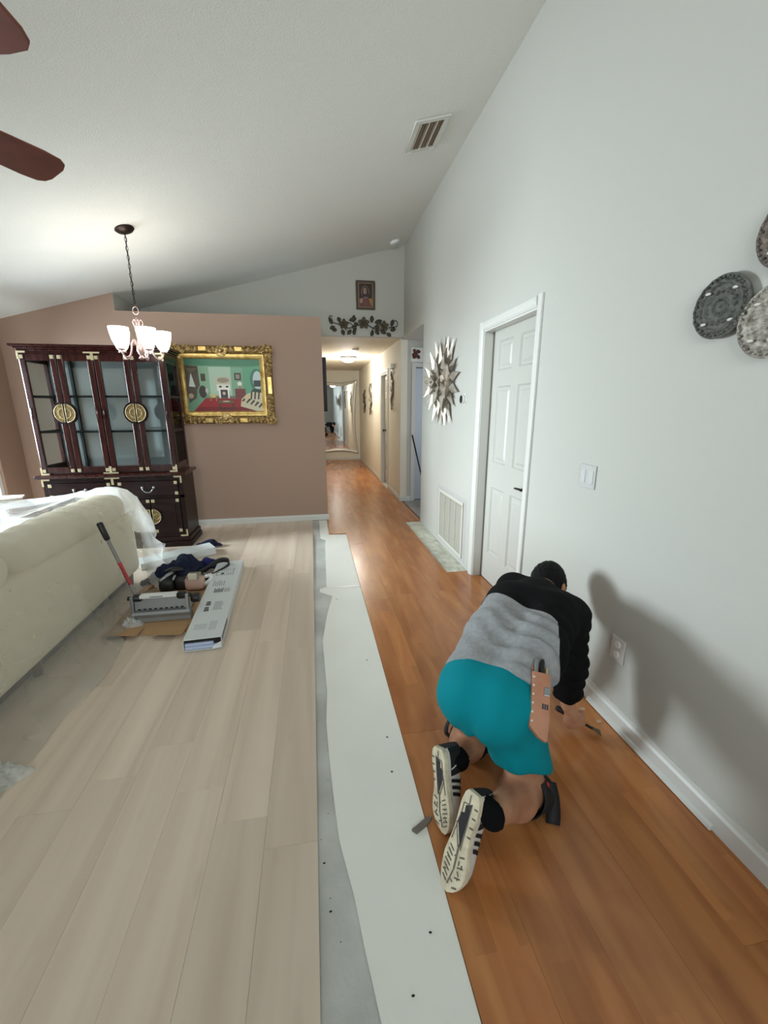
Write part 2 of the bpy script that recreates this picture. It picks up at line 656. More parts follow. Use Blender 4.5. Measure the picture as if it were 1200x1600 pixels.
def smoothpath(pts, n=8):
    """Catmull-Rom through pts"""
    P = [Vector(p) for p in pts]
    P = [P[0] * 2 - P[1]] + P + [P[-1] * 2 - P[-2]]
    out = []
    for i in range(1, len(P) - 2):
        for k in range(n):
            t = k / n
            a, b, c, d = P[i - 1], P[i], P[i + 1], P[i + 2]
            out.append(.5 * ((2 * b) + (c - a) * t + (2 * a - 5 * b + 4 * c - d) * t * t + (3 * b - a - 3 * c + d) * t ** 3))
    out.append(P[-2])
    return out

# ================================================================ SETTING
XL, XR = -3.28, 1.35
YB, YH, YE, YF = 5.41, 6.20, 11.88, -3.0
SL = (3.585 - 2.39) / (1.35 + 3.23)


def zc(x):
    return 3.585 + SL * (x - 1.35)


rng = random.Random(7)
slab = MB()
slab.box(XL - .3, 3.2, YF - .3, YE + .3, -.14, -.012)
floor = struct('floor', slab, M_CONC, 'bare grey concrete slab showing between the two floorings')

# vinyl planks (left field), 0.182 m wide, running into the picture
w = .1815
for i in range(18):
    x1 = -.045 - i * w
    x0 = max(x1 - w + .0007, XL)
    if x1 - x0 < .03:
        continue
    y = YF + rng.uniform(-1.1, 0)
    while y < YB:
        y1 = y + 1.22
        a, b = max(y, YF), min(y1 - .0008, YB - .002)
        if b - a > .03:
            p = MB().box(-(x1 - x0) / 2, (x1 - x0) / 2, -(b - a) / 2, (b - a) / 2, -.009, rng.uniform(-.0006, .0004)).build('vinyl_plank', M_VINYL, floor)
            p.location = ((x0 + x1) / 2, (a + b) / 2, 0)
        y = y1

# laminate boards (right field and hall)
wl = .1945


def lam(x0, x1, a, b):
    if b - a < .02 or x1 - x0 < .015:
        return
    mb = MB()
    mb.box(-(x1 - x0) / 2, (x1 - x0) / 2, -(b - a) / 2, (b - a) / 2, -.010, rng.uniform(-.0006, .0002))
    p = mb.build('laminate_board', M_LAM, floor)
    p.location = ((x0 + x1) / 2, (a + b) / 2, 0)


def lam_row(x0, x1, ya, yb):
    y = ya - rng.uniform(.1, 1.1)
    while y < yb:
        lam(x0, x1, max(y, ya), min(y + 1.38, yb) - .0007)
        y += 1.38


x = .345
while x < XR - .01:
    x1 = min(x + wl, XR)
    g = .0006
    if x1 < 1.14:
        lam_row(x, x1 - g, YF, YE)
    elif x < 1.15 and x1 > 1.16:
        lam_row(x, x1 - g, YF, 3.37)
        lam_row(x, 1.150, 3.37, 5.12)
        lam_row(x, x1 - g, 5.12, YE)
    else:
        lam_row(x, x1 - g, YF, 3.37)
        lam_row(x, x1 - g, 5.12, YE if x1 < 1.33 else 6.30)
    x = x1
lam_row(.145, .344, 4.735, YE)
lam(XR, 1.435, 2.49, 3.265)
lam(XR, 1.375, 5.12, 6.30)
# thin mortar left where boards were lifted in front of the return grille
p = MB().grid(lambda u, v: (1.152 + .195 * u, 3.375 + 1.74 * v, -.0115 + .006 * (mnoise.noise((u * 4, v * 22, 0)) + .4)), 12, 60).build('mortar_patch', M_THIN, floor)
# tile strip and grey tiles of the side room
for i in range(3):
    for j in range(3):
        MB().box(1.378 + i * .42, 1.378 + i * .42 + .416, 5.105 + j * .41, 5.105 + j * .41 + .406, -.012, -.001).build('floor_tile', M_TILE, floor)
MB().box(1.372, 1.382, 5.12, 6.30, -.01, .004).build('transition_strip', M_DARK, floor)

# ceiling, one slope rising to the right wall
struct('ceiling', MB().prism([(XL - .15, zc(XL - .15)), (XR + .15, zc(XR + .15)), (XR + .15, zc(XR + .15) + .12), (XL - .15, zc(XL - .15) + .12)], 1, YF - .1, YH + .1), M_CEIL, 'sloping textured white ceiling')
# right wall with door opening and hall-side opening
zt = zc(XR) + .05
struct('wall_right', MB().prism([(YF, -.012), (2.475, -.012), (2.475, 2.03), (3.268, 2.03), (3.268, -.012), (5.10, -.012), (5.10, 2.41), (6.32, 2.41), (6.32, zt), (YF, zt)], 0, XR, XR + .115), M_WALL, 'tall white wall on the right')
# back wall, mauve, full height at the left and a plant ledge at the right
struct('wall_back', MB().prism([(XL - .1, -.012), (.160, -.012), (.160, 2.505), (-2.095, 2.505), (-2.095, zc(-2.095) + .04), (XL - .1, zc(XL - .1) + .04)], 1, YB, YB + .11), M_BROWN, 'mauve brown wall behind the china cabinet')
struct('trim_1', MB().box(-2.095, .160, YB + .001, YH, 2.44, 2.503), M_WALL, 'white plant ledge on top of the brown wall')
struct('trim_2', MB().prism([(YB + .002, 2.50), (YH, 2.50), (YH, zc(-2.1) + .05), (YB + .002, zc(-2.1) + .05)], 0, -2.20, -2.092), M_WALL, 'white return of the plant ledge')
struct('wall_header', MB().prism([(-2.2, 2.46), (.05, 2.46), (.05, 2.425), (XR + .02, 2.425), (XR + .02, zc(XR) + .05), (-2.2, zc(-2.2) + .05)], 1, YH, YH + .12), M_WALL, 'white gable wall over the hall entrance')
wy0, wy1 = 3.35, 5.02
struct('wall_left', MB().prism([(YF, -.012), (-1.7, -.012), (-1.7, 2.05), (.5, 2.05), (.5, -.012), (wy0, -.012), (wy0, 2.05), (wy1, 2.05), (wy1, -.012), (YB + .1, -.012), (YB + .1, zc(XL) + .05), (YF, zc(XL) + .05)], 0, XL - .12, XL), M_BROWN, 'mauve brown left wall with glazed openings')
struct('wall_front', MB().prism([(XL - .1, -.012), (-2.3, -.012), (-2.3, 2.1), (-1.6, 2.1), (-1.6, 2.72), (.6, 2.72), (.6, -.012), (XR + .1, -.012), (XR + .1, zc(XR) + .05), (XL - .1, zc(XL) + .05)], 1, YF - .12, YF), M_WALL, 'white wall behind the camera')


def glazing(name, fixed_axis, pos, a, b, z0, z1, label):
    """sliding glazed unit: frame, two sashes, panes"""
    def bx(mb, u0, u1, d0, d1, v0, v1):
        if fixed_axis == 0:
            mb.box(pos + d0, pos + d1, u0, u1, v0, v1)
        else:
            mb.box(u0, u1, pos + d0, pos + d1, v0, v1)
    f = MB()
    bx(f, a, b, -.09, -.03, z1 - .05, z1); bx(f, a, b, -.09, -.03, z0, z0 + .05)
    bx(f, a, a + .05, -.09, -.03, z0 + .05, z1 - .05); bx(f, b - .05, b, -.09, -.03, z0 + .05, z1 - .05)
    o = struct(name, f, M_ALUWHITE, label)
    mid = (a + b) / 2
    m = MB(); bx(m, mid - .03, mid + .03, -.085, -.035, z0 + .05, z1 - .05)
    m.build('mullion', M_ALUWHITE, o)
    for u0, u1 in ((a + .05, mid - .03), (mid + .03, b - .05)):
        q = MB(); bx(q, u0, u1, -.062, -.056, z0 + .05, z1 - .05)
        q.build('pane', M_WINGLASS, o)
    return o


glazing('window_1', 0, XL, wy0, wy1, -.012, 2.05, 'bright glazed sliding window at the left edge')
glazing('fill_window_2', 0, XL, -1.7, .5, -.012, 2.05, 'added glazed opening for fill light in the left wall behind the camera')  # unseen opening added to let fill light in
glazing('fill_window_3', 1, YF, -2.3, .6, -.012, 2.1, 'added glazed door opening for fill light behind the camera')  # unseen glazed opening, put in for fill light
glazing('fill_window_4', 1, YF, -1.6, .6, 2.1, 2.72, 'added glazed upper opening for gable fill light behind the camera')  # upper opening added for the lamp that lights the gable

# hall
struct('wall_hall_left', MB().box(.05, .150, YB + .111, YE, -.012, 2.43), M_HALL, 'left wall of the hall')
struct('wall_hall_end', MB().box(.0, XR + .1, YE, YE + .1, -.012, 2.43), M_HALL, 'end wall of the hall behind the mirror')
struct('wall_hall_right', MB().prism([(6.32, -.012), (7.41, -.012), (7.41, 2.04), (8.12, 2.04), (8.12, -.012), (YE, -.012), (YE, 2.43), (6.32, 2.43)], 0, 1.335, 1.435), M_HALL, 'right wall of the hall with a door opening')
hc = MB().box(.05, XR + .1, YH + .001, YE + .1, 2.43, 2.53)
struct('trim_3', hc, M_HALL, 'flat hall ceiling')
# side room behind the opening
struct('wall_side_far', MB().prism([(1.436, -.012), (1.565, -.012), (1.565, 2.035), (2.37, 2.035), (2.37, -.012), (3.0, -.012), (3.0, 2.41), (1.436, 2.41)], 1, 6.33, 6.43), M_WALL, 'white wall of the side room seen through the opening')
struct('wall_side_near', MB().box(XR + .116, 3.0, 4.98, 5.08, -.012, 2.41), M_WALL)
struct('wall_side_right', MB().box(3.0, 3.1, 4.98, 6.43, -.012, 2.41), M_WALL)
struct('trim_4', MB().box(XR + .116, 3.1, 4.98, 6.43, 2.41, 2.51), M_WALL, 'ceiling of the side room')
# closes the space behind the doors so no outside light leaks in
struct('wall_closet', MB().box(2.1, 2.2, 1.9, 4.0, -.012, 2.6).box(XR + .116, 2.2, 1.9, 2.0, -.012, 2.6).box(XR + .116, 2.2, 3.9, 4.0, -.012, 2.6).box(XR + .116, 2.2, 1.9, 4.0, 2.6, 2.7), M_WALL)
struct('wall_hall_room', MB().box(2.3, 2.4, 6.6, 9.2, -.012, 2.43).box(1.436, 2.4, 6.6, 6.7, -.012, 2.43).box(1.436, 2.4, 9.1, 9.2, -.012, 2.43).box(1.436, 2.4, 6.6, 9.2, 2.43, 2.5), M_WALL)


# baseboards with a stepped top
def bprof(t, h):
    return [(0, .0), (t, 0), (t, h * .70), (t * .55, h * .80), (t * .45, h), (0, h)]


def board_x(name, xw, sgn, a, b, h=.095, t=.014, label=None, m=M_TRIM):
    return struct(name, MB().prism([(xw + sgn * p[0], .0005 + p[1]) for p in bprof(t, h)], 1, a, b), m, label)


def board_y(name, yw, sgn, a, b, h=.095, t=.014, label=None):
    mb = MB()
    pts = [(yw + sgn * p[0], .0005 + p[1]) for p in bprof(t, h)]
    mb.prism(pts, 0, a, b)
    return struct(name, mb, M_TRIM, label)


board_x('baseboard_right', XR - .0005, -1, YF, 2.405, .10, .016, 'white stepped baseboard along the right wall')
board_y('baseboard_back', YB - .0005, -1, -1.9, .175, .075, .014, 'white baseboard under the brown wall')
board_x('baseboard_hall_right', 1.3345, -1, 8.19, YE, .08, .012, 'white baseboard in the far hall')
board_x('baseboard_hall_corner', 1.3345, -1, 6.318, 7.34, .08, .012, 'white baseboard at the hall corner')
board_y('baseboard_corner_return', 6.3195, -1, 1.3225, 1.50, .08, .012, 'white baseboard on the corner return')
board_x('baseboard_hall_left', .1505, 1, YB + .12, YE, .08, .012)
board_y('baseboard_hall_end', YE - .0005, -1, .163, 1.322, .08, .012)
# corner piece closing the hall wall towards the opening
struct('trim_5', MB().box(1.336, 1.565, 6.3201, 6.3299, 0, 2.41), M_WALL, 'white corner between the hall and the side room')
# loose shoe moulding lying on the right baseboard
o = MB().prism([(XR - .017, .004), (XR - .030, .004), (XR - .026, .018), (XR - .017, .024)], 1, .93, 1.62).build('shoe_moulding', M_TRIM)
tag(o, None, None, None, None)
o['kind'] = 'structure'
o.name = 'trim_6'
o['label'] = 'short loose white shoe moulding against the right baseboard'


# ---------------------------------------------------------------- panel doors
def six_panel(name, xf, W, H, m, label, parent=None, knob=None, rows=((.245, .815), (1.015, 1.605), (1.72, 1.935))):
    """door in its own frame: u 0..W, v 0..H, depth: front face at 0, body to -0.035 (xf maps (u, depth, v))"""
    st, ms = .112, .112
    pw = (W - 2 * st - ms) / 2
    body = MB(xf)
    cols = [(st, st + pw), (W - st - pw, W - st)]
    body.box(0, st, -.035, 0, 0, H); body.box(W - st, W, -.035, 0, 0, H)
    zs = [0] + [v for r in rows for v in r] + [H]
    for k in range(0, len(zs), 2):
        body.box(st, W - st, -.035, 0, zs[k], zs[k + 1])
    for r in rows:
        body.box(st + pw, W - st - pw, -.035, 0, r[0], r[1])
    d = body.build(name, m)
    tag(d, label, None, None, 'structure')
    for r in rows:
        for c in cols:
            p = MB(xf)
            u0, u1, v0, v1 = c[0], c[1], r[0], r[1]
            lv = [(0, -.001), (.012, -.011), (.030, -.011), (.046, -.004)]
            vs, fs = [], []
            for ins, dep in lv:
                vs += [(u0 + ins, dep, v0 + ins), (u1 - ins, dep, v0 + ins), (u1 - ins, dep, v1 - ins), (u0 + ins, dep, v1 - ins)]
            for k in range(len(lv) - 1):
                for j in range(4):
                    fs.append((k * 4 + j, k * 4 + (j + 1) % 4, k * 4 + 4 + (j + 1) % 4, k * 4 + 4 + j))
            n = (len(lv) - 1) * 4
            fs.append((n, n + 1, n + 2, n + 3))
            p.add(vs, fs)
            p.build('door_panel', m, d)
    if knob:
        kb = MB(xf)
        kb.lathe([(.026, 0), (.026, .006), (.010, .012), (.010, .035), (.022, .042), (.025, .052), (.018, .062), (0, .064)], (knob[0], 0, knob[1]), (0, 1, 0), 14)
        kb.build('door_knob', M_BLACK, d, smooth=True)
    return d


# closet door of the right wall: u runs towards the camera (-Y), front faces -X
xf = Matrix(((0, -1, 0, 1.43), (-1, 0, 0, 3.264), (0, 0, 1, .006), (0, 0, 0, 1)))
d1 = six_panel('door_1', xf, .785, 2.02, M_DOOR, 'white six panel closet door with black handle in the right wall')
h = MB()
h.lathe([(.027, 0), (.027, .008), (.012, .014), (.010, .045), (0, .046)], (1.43, 2.575, .905), (-1, 0, 0), 16)
h.tube([(1.388, 2.575, .905), (1.386, 2.60, .906), (1.386, 2.665, .902)], [.010, .009, .007], 8)
h.build('door_handle', M_BLACK, d1, smooth=True)


def casing_profile(mb, path_in, path_out):
    pass


def casing(name, xw, sgn, a, b, H, wdt, t, label, m=M_TRIM, jamb=None):
    """moulded casing round a door in a wall x = xw, standing off along sgn; a<b are the opening edges"""
    mb = MB()
    for y0, y1, inner in ((a - wdt, a, 1), (b, b + wdt, 0)):
        pts = [(0, 0), (wdt, 0), (wdt, .35 * t), (.75 * wdt, .8 * t), (.45 * wdt, t), (.12 * wdt, t), (0, .75 * t)]
        for k in range(1):
            q = []
            for u, d in pts:
                yy = y0 + u if inner else y1 - u
                q.append((xw + sgn * d, yy))
            mb.prism(q, 2, 0, H + wdt)
    pts = [(0, 0), (wdt, 0), (wdt, .75 * t), (.88 * wdt, t), (.55 * wdt, t), (.25 * wdt, .8 * t), (0, .35 * t)]
    mb.prism([(xw + sgn * d, H + u) for u, d in pts], 1, a, b)
    o = struct(name, mb, m, label)
    if jamb:
        j = MB()
        j.box(min(xw, jamb), max(xw, jamb), a - .0005, a + .012, 0, H); j.box(min(xw, jamb), max(xw, jamb), b - .012, b + .0005, 0, H)
        j.box(min(xw, jamb), max(xw, jamb), a + .012, b - .012, H - .012, H + .0005)
        s0, s1 = jamb - sgn * .0 + .0, jamb + (-.012 if jamb > xw else .012)
        j.build('door_jamb', m, o)
    return o


casing('trim_7', XR, -1, 2.475, 3.268, 2.03, .062, .018, 'white moulded casing of the closet door', jamb=XR + .07)
xf = Matrix(((0, -1, 0, 1.40), (-1, 0, 0, 8.10), (0, 0, 1, .006), (0, 0, 0, 1)))
d2 = six_panel('door_2', xf, .67, 2.02, M_DOOR, 'white door of the hall with a black knob', knob=(.13, 1.02))
casing('trim_8', 1.335, -1, 7.41, 8.12, 2.04, .06, .016, 'white casing of the hall door', jamb=1.39)
xf = Matrix(((1, 0, 0, 1.58), (0, -1, 0, 6.385), (0, 0, 1, .012), (0, 0, 0, 1)))
d3 = six_panel('door_3', xf, .78, 2.01, M_BLUEGREY, 'pale blue grey door of the side room seen through the opening')
c = MB()
c.box(1.505, 1.566, 6.312, 6.3295, 0, 2.095); c.box(2.369, 2.43, 6.312, 6.3295, 0, 2.095); c.box(1.566, 2.369, 6.312, 6.3295, 2.034, 2.095)
struct('trim_9', c, M_TRIM, 'white casing of the side room door')

# ================================================================ FIXTURES ON WALLS AND CEILING
# return air grille
g = thing('return_air_grille', 'off white louvred return air grille low on the right wall beside the closet door', 'vent', (XR, 3.9, .05))
f = MB()
gy0, gy1, gz0, gz1 = 3.535, 4.275, .055, .60
fw = .035
f.box(XR - .012, XR - .0005, gy0, gy1, gz0, gz0 + fw).box(XR - .012, XR - .0005, gy0, gy1, gz1 - fw, gz1)
f.box(XR - .012, XR - .0005, gy0, gy0 + fw, gz0 + fw, gz1 - fw).box(XR - .012, XR - .0005, gy1 - fw, gy1, gz0 + fw, gz1 - fw)
f.build('grille_frame', M_GRILLE, g, bevel=.003)
MB().box(XR - .0025, XR - .0008, gy0 + fw, gy1 - fw, gz0 + fw, gz1 - fw).build('filter_back', mat('filter_grey', (112, 110, 102), .9), g)
for k in range(1, 4):
    y = gy0 + fw + (gy1 - gy0 - 2 * fw) * k / 4
    MB().box(XR - .013, XR - .003, y - .005, y + .005, gz0 + fw, gz1 - fw).build('mullion', M_GRILLE, g)
nl = 24
z = [gz0 + fw + (gz1 - gz0 - 2 * fw) * (k + .5) / nl for k in range(nl)]
lv = None
for zz in z:
    mb = MB().prism([(XR - .003, zz + .006), (XR - .011, zz - .006), (XR - .010, zz - .008), (XR - .002, zz + .004)], 1, gy0 + fw, gy1 - fw)
    if lv is None:
        lv = mb.build('louver', M_LOUVER, g)
        z0 = zz
    else:
        c = copy_part(lv, g)
        c.location = (0, 0, zz - z0)
o = MB().box(XR - .0012, XR - .0003, 3.47, 4.36, .03, .635).build('trim_10', M_GREYP)
tag(o, 'unpainted grey strip of wall round the return grille', None, None, 'structure')

# thermostat
t = thing('thermostat', 'round white thermostat with dark dial on the right wall beside the star sculpture', 'thermostat', (XR, 3.62, 1.523))
MB().lathe([(.050, 0), (.050, .006), (.046, .010), (0, .010)], (XR - .0005, 3.62, 1.523), (-1, 0, 0), 28).build('wall_plate', M_WHITEP, t, smooth=True)
MB().lathe([(.038, .010), (.040, .018), (.040, .034), (.037, .038)], (XR - .0005, 3.62, 1.523), (-1, 0, 0), 28).build('dial_ring', M_WHITEP, t, smooth=True)
MB().lathe([(.0368, .036), (.034, .0405), (0, .042)], (XR - .0005, 3.62, 1.523), (-1, 0, 0), 28).build('dial_face', M_BLACKP, t, smooth=True)

# light switch (painted over) and outlet
s = thing('light_switch', 'white double rocker switch plate on the right wall above the worker', 'switch', (XR, 1.845, 1.12))
MB().box(XR - .007, XR - .0005, 1.785, 1.905, 1.062, 1.178).build('cover_plate', mat('painted_switch_plate', (180, 181, 177), .6, bump=(60, .4)), s, bevel=.003)
for y in (1.815, 1.875):
    MB().box(XR - .010, XR - .007, y - .017, y + .017, 1.087, 1.153).build('rocker', mat('painted_rocker', (186, 187, 184), .55), s, bevel=.002)
s = thing('wall_outlet', 'grey white outlet plate low on the right wall in the worker shadow', 'outlet', (XR, 1.49, .37))
MB().box(XR - .007, XR - .0005, 1.448, 1.532, .312, .428).build('cover_plate', mat('outlet_plate', (200, 196, 190), .5), s, bevel=.003)
for zz in (.345, .395):
    MB().lathe([(.017, 0), (.017, .004), (0, .004)], (XR - .007, 1.49, zz), (-1, 0, 0), 14).build('socket', M_WHITEP, s, smooth=True)

# ceiling register and smoke alarm, laid on the slope
cu = Vector((1, 0, SL)).normalized()
cn = Vector((SL, 0, -1)).normalized()        # pointing down into the room


def ceil_xf(x, y):
    o = Vector((x, y, zc(x)))
    return Matrix(((cu.x, 0, cn.x, o.x), (cu.y, 1, cn.y, o.y), (cu.z, 0, cn.z, o.z), (0, 0, 0, 1)))


xf = ceil_xf(.965, 3.67)
v = thing('ceiling_register', 'rectangular ceiling register with brown slats on the sloping ceiling', 'vent', tuple(xf.translation))
f = MB(xf)
f.box(-.135, .135, -.20, -.165, .001, .014).box(-.135, .135, .165, .20, .001, .014).box(-.135, -.095, -.165, .165, .001, .014).box(.095, .135, -.165, .165, .001, .014)
f.build('register_frame', M_TRIM, v, bevel=.003)
MB(xf).box(-.095, .095, -.165, .165, .0008, .002).build('duct_shadow', M_DARK, v)
sl = None
for k in range(9):
    xx = -.085 + k * .0212
    mb = MB(xf).prism([(xx - .004, .003), (xx + .007, .012), (xx + .009, .011), (xx - .002, .002)], 1, -.165, .165)
    # prism along local Y: points are (x, z)
    mb.build('slat', M_BROWNREG if k % 3 else M_GRILLE, v)
for k in (-.1, .1):
    MB(xf).box(k - .02, k + .02, .186, .196, .014, .02).build('damper_lever', M_TRIM, v)

xf = ceil_xf(1.165, 5.93)
s = thing('smoke_alarm', 'small round white smoke alarm on the ceiling near the gable corner', 'smoke alarm', tuple(xf.translation))
MB(xf).lathe([(.065, .0005), (.065, .012), (.058, .030), (.030, .038), (0, .038)], (0, 0, 0), (0, 0, 1), 24).build('alarm_body', M_WHITEP, s, smooth=True)
MB(xf).lathe([(.012, .038), (.012, .042), (0, .042)], (.02, 0, 0), (0, 0, 1), 12).build('test_button', M_GREYP, s, smooth=True)

# hall ceiling lamp and its detector
l = thing('hall_ceiling_lamp', 'lit frosted dome lamp on the hall ceiling', 'lamp', (.775, 8.75, 2.43))
MB().lathe([(.165, -.0005), (.165, -.018), (.150, -.024), (.12, -.024)], (.775, 8.75, 2.43), (0, 0, 1), 28).build('lamp_base', M_BRONZE, l, smooth=True)
MB().lathe([(.148, -.024), (.140, -.050), (.112, -.080), (.065, -.100), (.0, -.107)], (.775, 8.75, 2.43), (0, 0, 1), 28).build('glass_dome', M_DOME, l, smooth=True)
pd = bpy.data.lights.new('hall_bulb', 'POINT')
pd.energy, pd.color, pd.shadow_soft_size = 46, (1.0, .975, .92), .10
po = bpy.data.objects.new('hall_bulb', pd); COL.objects.link(po); po.location = (.775, 8.75, 2.22)
s = thing('hall_smoke_alarm', 'small pale smoke alarm on the hall ceiling before the dome lamp', 'smoke alarm', (.80, 7.55, 2.43))
MB().lathe([(.06, -.0005), (.06, -.012), (.05, -.028), (0, -.03)], (.80, 7.55, 2.43), (0, 0, 1), 20).build('alarm_body', M_WHITEP, s, smooth=True)
MB().lathe([(.01, -.03), (.01, -.033), (0, -.033)], (.815, 7.55, 2.43), (0, 0, 1), 10).build('test_button', M_GREYP, s, smooth=True)

# starburst wall sculpture
SC = Vector((XR, 4.215, 1.70))
st = thing('starburst_sculpture', 'champagne metal starburst wall sculpture of folded pointed leaves beside the thermostat', 'wall art', tuple(SC))
MB().lathe([(.20, 0), (.20, .010), (0, .014)], (XR - .001, SC.y, SC.z), (-1, 0, 0), 24).build('back_disc', M_CHAMP, st, smooth=True)


def spike_mesh(L, wd, ht):
    """kite leaf along +X, ridge up +Z, two facets each side with hollow back"""
    v = [(0, 0, 0), (L * .38, wd, -.0), (L, 0, 0), (L * .38, -wd, -.0), (L * .36, 0, ht)]
    fs = [(0, 1, 4), (1, 2, 4), (2, 3, 4), (3, 0, 4), (0, 3, 2, 1)]
    return v, fs


rings = [(17, .17, .285, .048, .034, .010, 0.06), (15, .10, .27, .050, .038, .035, .26), (12, .05, .235, .050, .042, .065, .42), (8, .01, .17, .044, .040, .095, .62), (4, .0, .10, .032, .034, .11, 1.0)]
for ri, (n, r0, L, wd, ht, off, tilt) in enumerate(rings):
    src = None
    for k in range(n):
        a = 2 * PI * (k + .5 * (ri % 2)) / n + .05
        ca, sa = math.cos(a), math.sin(a)
        rad = Vector((0, ca, sa)); nor = Vector((-1, 0, 0)); tan = nor.cross(rad)
        d = (rad * math.cos(tilt) + nor * math.sin(tilt)).normalized()
        nn = tan.cross(d) * -1
        if nn.dot(nor) < 0:
            nn = -nn
        sc = 1 + .12 * math.sin(k * 2.4)
        if src is None:
            mb = MB()
            mb.add(*spike_mesh(L, wd, ht))
            src = mb.build('pointed_leaf', M_CHAMP, st)
            me = src.data
            me.transform(Matrix.Translation(SC))   # undo origin shift: leaf mesh is local
            o = src
        else:
            o = src.copy(); COL.objects.link(o); o.parent = st
        R = Matrix((d, tan, nn)).transposed().to_4x4()
        o.matrix_basis = Matrix.Translation(rad * r0 + nor * off) @ R @ Matrix.Diagonal((sc, 1, 1, 1))


# carved plates at the right edge
def plate(name, y, zz, R, m, label, seed):
    t = thing(name, label, 'wall plate', (XR, y, zz), 'carved plates on the right wall')
    rr = random.Random(seed)
    n1 = rr.choice((16, 20, 24))

    def hgt(r, a):
        q = r / R
        hh = .016 + .010 * q * q + .006 * math.cos(q * 25)
        hh += .0055 * math.cos(n1 * a) * (math.sin(q * PI * 3) ** 2)
        hh += .0015 * (mnoise.noise((math.cos(a) * q * 9, math.sin(a) * q * 9, seed)))
        if q > .97:
            hh = .018
        return hh

    def fn(u, v):
        a = 2 * PI * u
        r = R * v
        return (XR - .004 - hgt(r, a), y + r * math.cos(a), zz + r * math.sin(a))
    MB().grid(fn, 120, 40, True).build('carved_face', m, t, smooth='all')
    MB().lathe([(R, .022), (R * .96, .010), (R * .6, .002), (0, .0015)], (XR, y, zz), (-1, 0, 0), 40).build('back_shell', m, t, smooth=True)
    b = MB()
    for k in range(36):
        a = 2 * PI * k / 36
        b.ball((XR - .030, y + R * .90 * math.cos(a), zz + R * .90 * math.sin(a)), .0042, 6)
    tag(b.build('bead_ring', m, t, smooth='all'), kind='stuff')
    c = MB()
    for k in range(4):
        a = PI / 4 + k * PI / 2
        c.ball((XR - .029, y + R * .68 * math.cos(a), zz + R * .68 * math.sin(a)), (.005, .011, .005), 8)
    tag(c.build('pale_studs', M_SHOEW, t, smooth='all'), kind='stuff')


plate('carved_plate', 1.262, 1.772, .098, M_STONE, 'dark grey carved round plate, leftmost of the plates on the right wall', 3)
plate('carved_plate', 1.085, 1.700, .106, M_STONE2, 'pale carved stone plate cut by the picture edge, below the other plates', 5)
plate('carved_plate', 1.080, 1.935, .102, M_STONE3, 'brownish carved plate at the upper right picture edge', 9)

# hall mirror with bowed-in frame
HM = thing('hall_mirror', 'large mirror with bowed silver frame on the end wall of the hall', 'mirror', (.72, YE, .18))
mx0, mx1, mz0, mz1 = .16, 1.285, .165, 2.19


def mir(u, v, ins, y):
    """bowed-in rectangle, u,v in 0..1"""
    bow = .085
    x = (mx0 + ins) + (mx1 - mx0 - 2 * ins) * u
    zz = (mz0 + ins) + (mz1 - mz0 - 2 * ins) * v
    cx, cz = (mx0 + mx1) / 2, (mz0 + mz1) / 2
    fx = bow * 4 * v * (1 - v) * (1 - 2 * u)
    fz = bow * 4 * u * (1 - u) * (1 - 2 * v)
    return (x + fx, y, zz + fz)


def border(t):
    t = (t % 1) * 4
    k, s = int(t), t - int(t)
    return [(s, 0), (1, s), (1 - s, 1), (0, 1 - s)][k % 4]


MB().grid(lambda u, v: mir(u, v, .085, YE - .022), 14, 14).build('mirror_glass', M_MIRROR, HM, smooth='all')
prof = [(0, -.004), (.0, -.030), (.014, -.046), (.070, -.038), (.088, -.024), (.092, -.018)]


def frf(u, v):
    i = min(int(v * (len(prof) - 1) + .5), len(prof) - 1)
    b = border(u)
    return mir(b[0], b[1], prof[i][0], YE + prof[i][1])


MB().grid(frf, 96, len(prof), True).build('silver_frame', M_SILVER, HM, smooth=True)
bd = MB()
for k in range(96):
    b = border(k / 96)
    p = mir(b[0], b[1], .012, YE - .043)
    q = mir(*border((k + 1) / 96), .012, YE - .043)
    bd.tube([p, q], .006, 6)
tag(bd.build('dark_edge_bead', M_BRONZE, HM, smooth=True), kind='stuff')

# frame on the left wall of the hall
h = thing('hall_picture_frame', 'dark framed picture seen edge-on on the left wall of the hall', 'picture', (.15, 6.6, 1.8))
MB().box(.1505, .235, 6.2, 7.1, 1.40, 1.44).box(.1505, .235, 6.2, 7.1, 2.10, 2.14).box(.1505, .235, 6.2, 6.24, 1.44, 2.10).box(.1505, .235, 7.06, 7.1, 1.44, 2.10).build('frame', M_CHERRY2, h)
MB().box(.152, .20, 6.24, 7.06, 1.44, 2.10).build('picture', mat('dull_picture', (120, 104, 88), .7), h)


